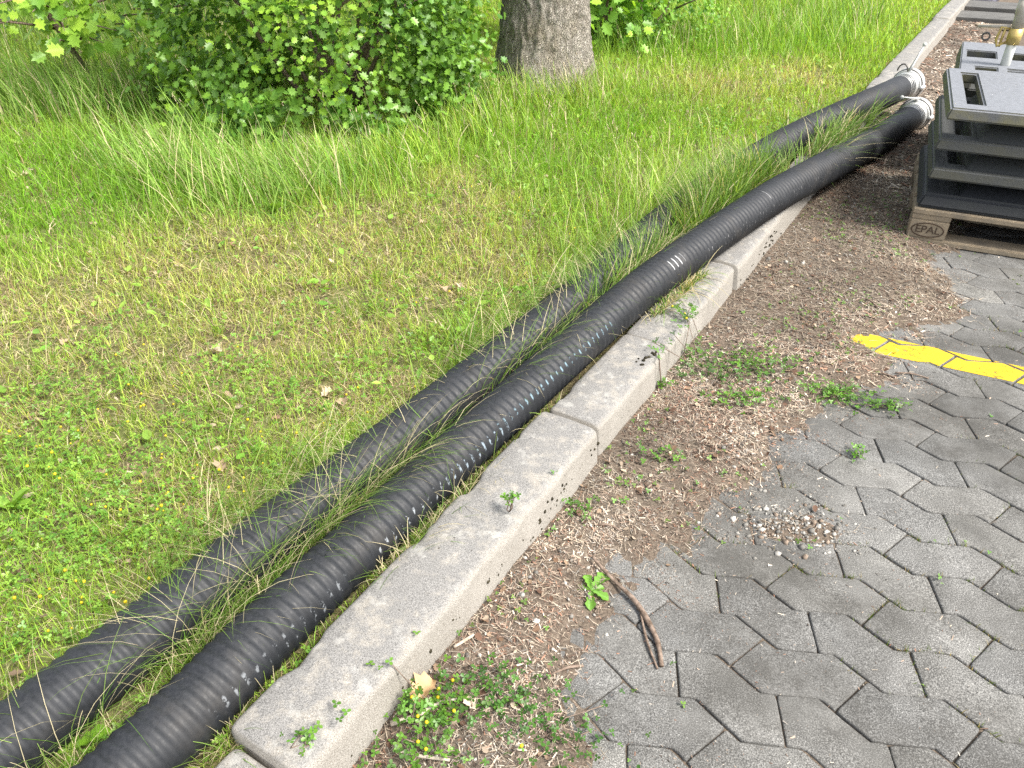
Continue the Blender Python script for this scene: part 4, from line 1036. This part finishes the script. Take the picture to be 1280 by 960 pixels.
qd = np.stack([idx[:-1], nx[:-1], nx[1:], idx[1:]], -1).reshape(-1, 4)
nobj('trunk', Pt.reshape(-1, 3), qd.ravel(), np.full(len(qd), 4), M['bark'], oak, smooth=True)
ro = random.Random(3); tips = []
for i in range(9):
    a = i * 2.4; b = Vector((TREE[0] + .04, TREE[1], zt + 3.4 + .2 * i)); d = Vector((math.cos(a), math.sin(a), .75)).normalized(); pts = [b]
    for s in range(6): pts.append(pts[-1] + d * .55); d = (d + Vector((ro.gauss(0, .18), ro.gauss(0, .18), ro.gauss(.05, .1)))).normalized()
    V, F = tube(pts, [.13, .11, .09, .07, .05, .035, .02], 9); obj('limb', V, F, M['bark'], oak, smooth=True); tips += pts[2:]
tp = np.array([tuple(p) for p in tips]); n = 3200; r = np.random.default_rng(5); kk = r.integers(0, len(tp), n)
P = tp[kk] + r.normal(0, .42, (n, 3)); N_ = r.normal(0, .6, (n, 3)); N_[:, 2] += 1
v, l, tt, c = scatter(OV, OF, P, frames(N_, spin=r.uniform(0, 6.28, n)), r.uniform(.10, .16, n), (G0 + (G1 - G0) * r.random((n, 1))))
nobj('crown', v, l, tt, M['leaf'], oak, col=c, kind='stuff')

# sapling left of the bush, its leaves large enough to tell apart
sap = empty('sapling', (-2.62, 5.05, .08), 'young sapling with broad bright leaves above the tall meadow grass', 'tree')
V, F = merge(tube([(-2.62, 5.05, .08), (-2.65, 5.02, .30), (-2.73, 4.98, .55), (-2.78, 4.95, .9), (-2.8, 4.95, 1.5)], [.020, .018, .015, .012, .006], 8))
tr = obj('trunk', V, F, M['twig'], sap, smooth=True)
rs = random.Random(21); anchors = []
for i in range(30):
    a = rs.uniform(0, 6.28); z0 = .40 + .40 * rs.random() ** 1.5; b = Vector((-2.62 - .14 * z0, 5.05 - .08 * z0, z0)); d = Vector((math.cos(a), math.sin(a) * .8, .10)); L = rs.uniform(.35, 1.0)
    pts = [b, b + d * L * .5 + Vector((0, 0, .04)), b + d * L]
    V, F = tube(pts, [.007, .005, .002], 5); obj('branch', V, F, M['twig'], sap, smooth=True)
    for s in np.linspace(.15, 1, 10): anchors.append(b + d * L * s + Vector((rs.gauss(0, .05), rs.gauss(0, .05), rs.gauss(.02, .05))))
tones = []
for i in range(6):
    cc = np.array([[.16, .34, .035]]) + np.array([[.24, .28, .03]]) * i / 5
    me = np_mesh('leaf', LV, np.array([q for f in LF for q in f]), np.array([len(f) for f in LF]), np.tile(cc, (len(LV), 1))); me.materials.append(M['leaf']); tones.append(me)
for a in anchors[:300]:
    o = bpy.data.objects.new('leaf', rs.choice(tones)); COL.objects.link(o); o.parent = sap; o.location = a - Vector(ORG[sap])
    nv = Vector((a.x + 2.7, a.y - 5.0, 0)) * .7 + Vector((0, -.45, .6)) + Vector((rs.gauss(0, .4), rs.gauss(0, .4), rs.gauss(0, .3)))
    o.rotation_euler = (nv.to_track_quat('Z', 'Y') @ Matrix.Rotation(rs.uniform(0, 6.28), 3, 'Z').to_quaternion()).to_euler(); s = rs.uniform(.055, .10); o.scale = (s, s, s)

# ------------------------------------------------------------------ broad-leaved weeds: each leaf a part
def rosette(loc, leaves, label, kind='tooth', col=(.14, .30, .035), group=None, cat='weed', name='weed_plant', stem=False):
    root = empty(name, loc, label, cat, group)
    tvv, tff = {'tooth': (TV2, TF2), 'broad': (BV, BF), 'lobed': (LV, LF)}[kind]
    base = np.array(loc)
    for (az, tilt, size, k) in leaves:
        # grow from the crown: petiole then blade that droops
        A = rad(az); ti = rad(tilt)
        V = []
        for (x, y, z) in tvv:
            th = ti - .55 * y                        # curve downwards along the blade
            px = y * math.cos(th) * size; pz = y * math.sin(th) * size + z * size
            V.append((base[0] + math.cos(A) * px - math.sin(A) * x * size * k, base[1] + math.sin(A) * px + math.cos(A) * x * size * k, base[2] + .006 + pz))
        r = random.uniform(.85, 1.15)
        obj('leaf', V, tff, M['leaf'], root, smooth=False, col=np.tile(np.array(col) * r, (len(V), 1)))
    return root
sz = lambda x, y: float(soil_z(np.array([x]), np.array([y]))[0]); lz = lambda x, y: float(lawn_z(np.array([x]), np.array([y]))[0])
rosette((.168, 1.113, sz(.168, 1.113)), [(50, 28, .062, 1), (100, 40, .04, 1), (265, 20, .045, 1), (330, 25, .042, 1), (160, 22, .035, 1), (10, 35, .03, 1)], 'small green rosette weed growing in the litter by the curved stick', 'tooth', (.17, .36, .05))
rosette((-.735, .72, lz(-.735, .72)), [(80, 75, .10, 1.1), (120, 60, .09, .8), (20, 55, .07, .9), (200, 50, .08, .8), (300, 45, .06, .8)], 'bright broad leaved weed growing between the hoses at their near end', 'tooth', (.20, .40, .03))
rosette((-.49, 1.19, lz(-.49, 1.19) + .02), [(170, 50, .10, .8), (110, 55, .075, .8), (40, 45, .05, .9), (240, 40, .055, .9), (350, 50, .06, .8)], 'leafy weed between the hoses, its leaf over the deeper hose', 'broad', (.14, .32, .04))
rosette((-.335, 1.385, lz(-.335, 1.385) + .03), [(100, 70, .06, .9), (150, 50, .05, .9), (20, 45, .04, .9)], 'small yellow green weed between the hoses beside the leafy weed', 'broad', (.26, .42, .04))
for i, (x, y, s, lb) in enumerate([(.56, 4.86, .20, 'upright dock leaves beside the tree trunk'), (-.37, 3.60, .13, 'dock leaves in the long grass before the bush'), (.16, 3.28, .13, 'pale leaf clump on the open lawn below the trunk'), (.60, 2.80, .20, 'dock plant beside the scuffed hose and tall tuft'), (.51, 2.66, .14, 'low dock plant close against the scuffed hose'), (-1.13, 1.28, .09, 'broad leaves in the clover far from the hoses'), (-1.5, 3.28, .17, 'dock leaves where long grass meets the mown lawn'), (-.98, 3.05, .14, 'dock leaves at the edge of the dry lawn patch')]):
    rosette((x, y, lz(x, y)), [(rs.uniform(0, 360), rs.uniform(45, 85), s * rs.uniform(.35, .75), .6) for _ in range(4)], lb, 'broad', (.24, .42, .06), 'broad leaved weeds in the lawn')

# ------------------------------------------------------------------ trefoil weeds in the litter and on the kerb
def creeper(loc, n, rx, ry, label, seed, flowers=0, zoff=0.0, onto=None, col=(.09, .22, .03)):
    r = np.random.default_rng(seed); root = empty('medick_weed', loc, label, 'weed', 'small creeping weeds')
    x = loc[0] + r.normal(0, rx, n); y = loc[1] + r.normal(0, ry, n)
    def zg(x, y):
        t_, n_ = tn(x, y); return np.where((n_ < KF) & (n_ > KB), KH, np.where(n_ <= KB, lawn_z(x, y), np.maximum(soil_z(x, y), 0)))
    z = zg(x, y) + r.uniform(.006, .030, n) + zoff
    N_ = r.normal(0, .4, (n, 3)); N_[:, 2] = 1
    C = np.array(col) * r.uniform(.5, 1.4, (n, 1)) * (1 + np.array([.5, .25, 0]) * r.random((n, 1)))
    v, l, tt, c = scatter(TRV, TRF, np.stack([x, y, z], -1), frames(N_, spin=r.uniform(0, 6.28, n)), r.uniform(.004, .0085, n), C)
    nobj('foliage', v, l, tt, M['leaf'], root, col=c, kind='stuff')
    k = max(5, n // 14); o_ = ([], [])
    for i in range(k):
        j = r.integers(0, n); a = Vector((loc[0], loc[1], zg(np.array([loc[0]]), np.array([loc[1]]))[0] + .002)); b = Vector((x[j], y[j], z[j] - .002)); m_ = (a + b) / 2 + Vector((r.normal(0, .012), r.normal(0, .012), 0)); m_.z = max(zg(np.array([m_.x]), np.array([m_.y]))[0] + .007, (a.z + b.z) / 2)
        o_ = merge(o_, tube([a, a.lerp(m_, .6), m_, m_.lerp(b, .6), b], .0011, 4))
    obj('stem', o_[0], o_[1], M['twig'], root)
    if flowers:
        for i in range(flowers):
            j = r.integers(0, n); V, F = sphere((x[j], y[j], z[j] + .006), .0036, 7, 4)
            obj('flower', V, F, M['leaf'], root, smooth=True, col=np.tile([[.75, .62, .03]], (len(V), 1)))
    return root
creeper((-.135, .825, .01), 140, .042, .030, 'yellow flowered creeping weed at the kerb by the tan dead leaf', 1, 5)
creeper((-.03, .865, .01), 110, .055, .035, 'dark green creeping weed beside the pale straight twig', 2, 0, 0, None, (.055, .15, .025))
creeper((-.15, .735, .01), 90, .05, .03, 'creeping weed with yellow flowers below the tan dead leaf', 3, 4)
creeper((.06, .78, .01), 120, .07, .05, 'dark creeping weed between litter and paving stones', 4, 0, 0, None, (.05, .14, .024))
creeper((-.172, .812, .01), 40, .014, .018, 'small weed climbing the kerb face', 5, 2, .03)
creeper((-.335, .70, .1), 16, .012, .012, 'tiny weed sprouting from the top of the near kerb stone', 6)
creeper((.74, 2.0, .01), 230, .09, .05, 'dense creeping weed patch in the litter near the yellow line', 7)
creeper((.62, 1.93, .01), 150, .09, .035, 'thin creeping weed on bare litter beside the kerb joint', 8, 0, 0, None, (.06, .15, .03))
creeper((.66, 1.80, .01), 130, .06, .03, 'creeping weed patch between kerb and paving', 9)
creeper((.96, 1.86, .01), 190, .06, .03, 'creeping weed patch at the edge of the clean paving', 10)
creeper((1.06, 1.80, .01), 90, .05, .022, 'small creeping weed on the paving joint', 11)
creeper((.91, 1.58, .0), 26, .012, .018, 'tiny clover growing in a paving joint', 12, 0, 0, None, (.10, .26, .03))
creeper((.545, 2.10, .1), 110, .03, .05, 'trailing weed hanging over the kerb edge', 13, 3)
creeper((.44, 1.87, .1), 34, .012, .012, 'tiny weed rooted in a mossy pit on the kerb', 14)
creeper((-.005, 1.235, .03), 18, .009, .009, 'tiny weed sprouting from the face of the long kerb stone', 15, 0, .03)
creeper((.15, 1.34, .01), 26, .03, .02, 'sparse seedlings in the litter below the kerb joint', 16)
creeper((.39, 1.55, .01), 30, .025, .02, 'small seedling cluster in brown litter facing the kerb joint', 17)
# moss and grass in the paving joints
parts = []; r = np.random.default_rng(44); pj = []
for (vis, zc, x, y, sg, row) in vis_s[:300]:
    outl = stone_poly(sg, 0)
    for i in range(8):
        a = outl[i]; b = outl[(i + 1) % 8]
        mx, my = x + a.x * U[0] + a.y * W[0], y + a.x * U[1] + a.y * W[1]
        if vn(np.array([mx * 2.2]), np.array([my * 2.2]), 99)[0] < .52 or r.random() < .55: continue
        for k_ in range(int(r.integers(4, 22))):
            s = r.random() * .8; q = a.lerp(b, s); pj.append((x + q.x * U[0] + q.y * W[0] + r.normal(0, .0015), y + q.x * U[1] + q.y * W[1] + r.normal(0, .0015)))
pj = np.array(pj); n = len(pj); print('joint tufts', n)
C = np.where(r.random((n, 1)) < .65, np.array([[.13, .19, .035]]), np.array([[.33, .27, .13]])) * r.uniform(.6, 1.3, (n, 1))
v, l, tt, c = blades(np.column_stack([pj, np.full(n, -.006)]), r.uniform(0, 6.28, n), r.uniform(.008, .024, n), np.full(n, .0018), np.abs(r.normal(.5, .35, n)), r.uniform(.2, 1, n), C, 2)
nobj('joint_moss', v, l, tt, M['grass'], col=c, kind='stuff', label='moss and grass growing in the paving joints', cat='moss')

# ------------------------------------------------------------------ litter
parts = []; r = np.random.default_rng(61)
def sample_strip(n, t0, t1, n0, n1, thr, seed, pw=1.0):
    r = np.random.default_rng(seed); t_ = t0 + (t1 - t0) * r.random(n) ** pw; n_ = r.uniform(n0, n1, n); q = xy(t_, n_); x, y = q[:, 0], q[:, 1]
    c_ = cover(x, y) * (1 - .92 * np.exp(-(((x - .68) / .13) ** 2 + ((y - 1.31) / .07) ** 2))); ok = (r.random(n) < np.clip((c_ - thr) * 1.5, 0, 1)) & in_view(x, y, 0, .12, .12); return x[ok], y[ok]
FKV = [(-1, -.4, 0), (1, -.3, .1), (.9, .35, 0), (-.9, .4, .12), (0, 0, .28)]; FKF = [(0, 1, 4), (1, 2, 4), (2, 3, 4), (3, 0, 4)]
tan_ = np.array([[.41, .32, .245], [.27, .19, .145], [.15, .10, .075], [.56, .49, .40], [.27, .245, .215], [.30, .165, .11], [.065, .052, .042]])
for (n, t0, t1, s0, s1, seed) in [(58000, .3, 1.9, .0012, .0038, 1), (42000, 1.6, 4.4, .0018, .005, 2), (16000, 4.0, 10.5, .005, .013, 3)]:
    x, y = sample_strip(n, t0, t1, -.61, .35, -.01, seed); m = len(x); z = np.maximum(soil_z(x, y), -.001) + r.uniform(.0, .003, m)
    N_ = r.normal(0, .35, (m, 3)); N_[:, 2] = 1
    S = (s0 + (s1 * 1.6 - s0) * r.random((m, 1)) ** 2.2) * np.stack([r.uniform(.7, 1.8, m), r.uniform(.35, .8, m), r.uniform(.5, 1, m)], -1)
    cl_ = sstep(.3, .7, fbm(x * 6, y * 6, 3, 3)); c2_ = sstep(.5, .7, fbm(x * 4 + 7, y * 4, 23, 3)); ci = np.where(r.random(m) < c2_ * .7, r.choice([2, 5, 6, 1], m), np.where(r.random(m) < cl_, r.choice([0, 3, 4], m), r.integers(0, 7, m)))
    parts.append(scatter(FKV, FKF, np.stack([x, y, z], -1), frames(N_, spin=r.uniform(0, 6.28, m)), S, tan_[ci] * r.uniform(.5, 1.2, (m, 1)) * (.55 + .75 * sstep(.3, .7, fbm(x * 3.1, y * 3.1, 29, 4)))[:, None]))
# needles, stalks and straw lying about
for (n, t0, t1, l0, l1, wd, seed) in [(21000, .3, 2.0, .008, .035, .0010, 4), (9000, 1.6, 4.4, .01, .04, .0016, 5), (9000, 2.2, 3.6, .015, .05, .0016, 15), (5000, 4, 10, .02, .06, .003, 6)]:
    x, y = sample_strip(n, t0, t1, -.61, .35, 0, seed); m = len(x)
    ci = r.integers(0, 7, m); C = np.where(r.random((m, 1)) < .5, np.array([[.54, .45, .34]]), tan_[ci]) * r.uniform(.5, 1.15, (m, 1)) * (.6 + .6 * sstep(.3, .7, fbm(x * 3.1, y * 3.1, 29, 4)))[:, None]
    parts.append(blades(np.stack([x, y, np.maximum(soil_z(x, y), 0) + r.uniform(.001, .006, m)], -1), r.uniform(0, 6.28, m), r.uniform(l0, l1, m), np.full(m, wd), r.normal(1.5, .09, m), r.normal(0, .25, m), C, 2))
# a scatter over the clean stones too
x, y = sample_strip(9000, .2, 4.4, -.5, 2.0, -.03, 7); m = len(x); N_ = r.normal(0, .2, (m, 3)); N_[:, 2] = 1
parts.append(scatter(FKV, FKF, np.stack([x, y, np.full(m, .0015)], -1), frames(N_, spin=r.uniform(0, 6.28, m)), r.uniform(.0008, .003, (m, 1)) * np.array([[1.2, .6, .7]]), tan_[r.integers(0, 7, m)] * r.uniform(.5, 1.1, (m, 1))))
# grit and dust carried out over the stones
n = 46000; t_ = r.uniform(.2, 4.2, n); ex_ = r.exponential(.12, n); n_ = np.interp(t_, BT, BN) - .06 + ex_; q = xy(t_, n_); x, y = q[:, 0], q[:, 1]
ok = in_view(x, y, 0, .1, .1) & (r.random(n) < sstep(.25, .6, fbm(x * 6, y * 6, 47, 3))); x, y = x[ok], y[ok]; m = len(x); N_ = r.normal(0, .2, (m, 3)); N_[:, 2] = 1
parts.append(scatter(FKV, FKF, np.stack([x, y, np.maximum(soil_z(x, y), 0) + .0015], -1), frames(N_, spin=r.uniform(0, 6.28, m)), (.0006 + .0026 * r.random((m, 1)) ** 2.5) * np.array([[1.2, .7, .6]]), tan_[r.integers(0, 7, m)] * r.uniform(.4, 1.0, (m, 1))))
v, l, tt, c = join(parts); print('litter faces', len(tt))
nobj('plant_litter', v, l, tt, M['debris'], col=c, kind='stuff', label='brown plant litter between the kerb and paving', cat='litter')
# seedlings through the litter
x, y = sample_strip(5200, .3, 4.0, -.61, .3, -.05, 18); keep = RNG.random(len(x)) < .75 * sstep(.48, .68, fbm(x * 3.4, y * 3.4, 113, 3)); x, y = x[keep], y[keep]; n = len(x)
N_ = RNG.normal(0, .4, (n, 3)); N_[:, 2] = 1
v, l, tt, c = scatter(TRV, TRF, np.stack([x, y, np.maximum(soil_z(x, y), 0) + RNG.uniform(.003, .014, n)], -1), frames(N_, spin=RNG.uniform(0, 6.28, n)), RNG.uniform(.003, .0075, n), np.array([.13, .24, .045]) * RNG.uniform(.6, 1.5, (n, 1)) * RNG.uniform(.85, 1.15, (n, 3)))
nobj('seedlings', v, l, tt, M['leaf'], col=c, kind='stuff', label='tiny green seedlings sprouting through the brown litter', cat='seedlings')
# pebbles
x, y = sample_strip(2600, .3, 4.6, -.60, .2, .15, 8); k = 620
gx_ = np.concatenate([x, r.normal(.67, .085, k), r.normal(.16, .05, 60), r.normal(.03, .05, 80)]); gy_ = np.concatenate([y, r.normal(1.32, .042, k), r.normal(1.12, .06, 60), r.normal(1.16, .05, 80)])
m = len(gx_); ok = (tn(gx_, gy_)[1] > KF + .012); gx_, gy_ = gx_[ok], gy_[ok]; m = len(gx_)
PBV, PBF = sphere((0, 0, 0), 1, 5, 3); PBV = np.array(PBV) * (1 + .35 * (np.random.default_rng(4).random((len(PBV), 1)) - .5))
S = r.gamma(3, .0010, (m, 1)) * np.stack([r.uniform(.8, 1.4, m), r.uniform(.6, 1, m), r.uniform(.45, .8, m)], -1); S = np.clip(S, .0009, .009)
sel = r.random((m, 1)); C = np.where(sel < .35, np.array([[.42, .40, .36]]), np.where(sel < .75, np.array([[.20, .19, .17]]), np.array([[.25, .195, .15]]))) * r.uniform(.6, 1.2, (m, 1))
v, l, tt, c = scatter(PBV, PBF, np.stack([gx_, gy_, np.maximum(soil_z(gx_, gy_), 0) + S[:, 2] * .4], -1), frames(np.tile([[0, 0, 1.]], (m, 1)), spin=r.uniform(0, 6.28, m)), S, C)
nobj('pebbles', v, l, tt, M['debris'], smooth=False, col=c, kind='stuff', label='small pebbles in the litter and on the paving', cat='pebbles')

# ------------------------------------------------------------------ sticks, twigs, dead leaves
def stick(pts, radii, label, m='twig', name='stick', group=None, cat='stick'):
    P = [Vector((x, y, max(sz(x, y), 0) + h)) for x, y, h in pts]
    fine, _ = catmull([tuple(p) for p in P], .012); n = len(fine); rr = np.interp(np.linspace(0, 1, n), np.linspace(0, 1, len(radii)), radii)
    rr = rr * (1 + .22 * (fbm(np.arange(n) * .5, np.zeros(n), 13, 3) - .5) * 2)
    V, F = tube(fine, list(rr), 8); return tag(obj(name, V, F, M[m], smooth=True), label, cat, group)
stick([(.178, 1.20, .012), (.214, 1.150, .010), (.262, 1.085, .012), (.291, 1.0, .008), (.292, .93, .006)], [.003, .0045, .0055, .006, .0045], 'long curved brown stick lying at the edge of the paving')
stick([(.268, 1.06, .008), (.272, .99, .007), (.284, .925, .005)], [.002, .003, .002], 'thin stick lying against the long curved stick')
stick([(-.075, .985, .008), (-.115, .955, .010)], [.003, .0034, .003], 'short pale straight twig lying in the litter by the kerb', 'paletwig', cat='twig')
stick([(-.215, .79, .010), (-.17, .805, .014), (-.13, .83, .016), (-.09, .845, .008)], [.005, .0045, .004, .002], 'pale branched looking twig lying below the tan dead leaf', 'paletwig', cat='twig')
stick([(.075, .905, .006), (.11, .925, .008), (.145, .935, .006)], [.002, .003, .003], 'reddish brown twig lying in the litter opposite the curved stick', cat='twig')
stick([(-.165, .735, .008), (-.10, .725, .010)], [.0035, .003], 'pale twig lying in the creeping weed near the kerb end', 'paletwig', cat='twig')
for i, (x, y, a, L) in enumerate([(.98, 2.62, .7, .06), (1.20, 2.9, -.6, .09), (1.05, 2.48, -1.0, .07), (1.25, 2.42, -1.2, .06), (1.05, 2.0, -.4, .13), (1.18, 1.98, -.35, .10), (.86, 1.95, 1.0, .05), (.62, 1.72, .3, .06), (.33, 1.42, .5, .05), (.20, 1.3, -.2, .06)]):
    c_, s_ = math.cos(a) * L, math.sin(a) * L
    stick([(x, y, .007), (x + c_ * .5, y + s_ * .5 + .008, .009), (x + c_, y + s_, .006)], [.0022, .0028, .002], 'short dark twig lying in the brown litter', 'twig', 'twig', 'short dark twigs in the litter', 'twig')
def dead_leaf(loc, size, az, label, col, group=None, curl=1.0, tilt=.2):
    V = DV.copy(); V[:, 0] *= 1.25; V[:, 2] += curl * (1.1 * V[:, 0] ** 2 + .35 * np.abs(V[:, 0]) + .3 * (V[:, 1] - .5) ** 2 + .07 * np.sin(V[:, 1] * 11 + V[:, 0] * 9)); V -= V.mean(0)
    V[:, 2] -= V[:, 2].min(); V *= size; ca, sa = math.cos(az), math.sin(az)
    W_ = np.stack([V[:, 0] * ca - V[:, 1] * sa, V[:, 0] * sa + V[:, 1] * ca, V[:, 2] + V[:, 1] * tilt * .3], -1)
    return tag(obj('dead_leaf', W_ + np.array(loc), DF, M['dry'], col=np.tile(np.array(col)[None], (len(V), 1)) * np.random.default_rng(int(size * 1e4)).uniform(.85, 1.15, (len(V), 1))), label, 'leaf', group)
dead_leaf((-.165, .850, sz(-.165, .85) + .014), .060, rad(-35), 'tan curled dead leaf lying in the weeds beside the kerb', (.52, .36, .20), None, 1.1, .5)
dead_leaf((-.075, .83, sz(-.075, .83) + .012), .030, rad(40), 'small pale dead leaf lying between the creeping weeds', (.62, .52, .40))
for i, (x, y) in enumerate([(-.18, 2.37), (-.22, 2.35), (-.51, 1.74), (-.46, 1.70), (-1.23, 2.43), (-.88, 1.95), (.15, 3.41), (-.97, 1.39), (-2.2, 3.4), (-1.9, 3.35), (-.62, 1.62), (-1.05, 2.7), (-.35, 2.9), (.95, 4.6), (1.5, 5.3), (-.7, 1.42), (-.15, 1.98), (.75, 4.1), (-1.35, 2.0), (-.95, 3.2)]):
    dead_leaf((x, y, lz(x, y) + .018), rs.uniform(.022, .045), rs.uniform(0, 6.28), 'curled dead leaf lying on the lawn', random.choice([(.36, .27, .18), (.46, .38, .28), (.26, .17, .11)]), 'dead leaves on the lawn', 1.2)
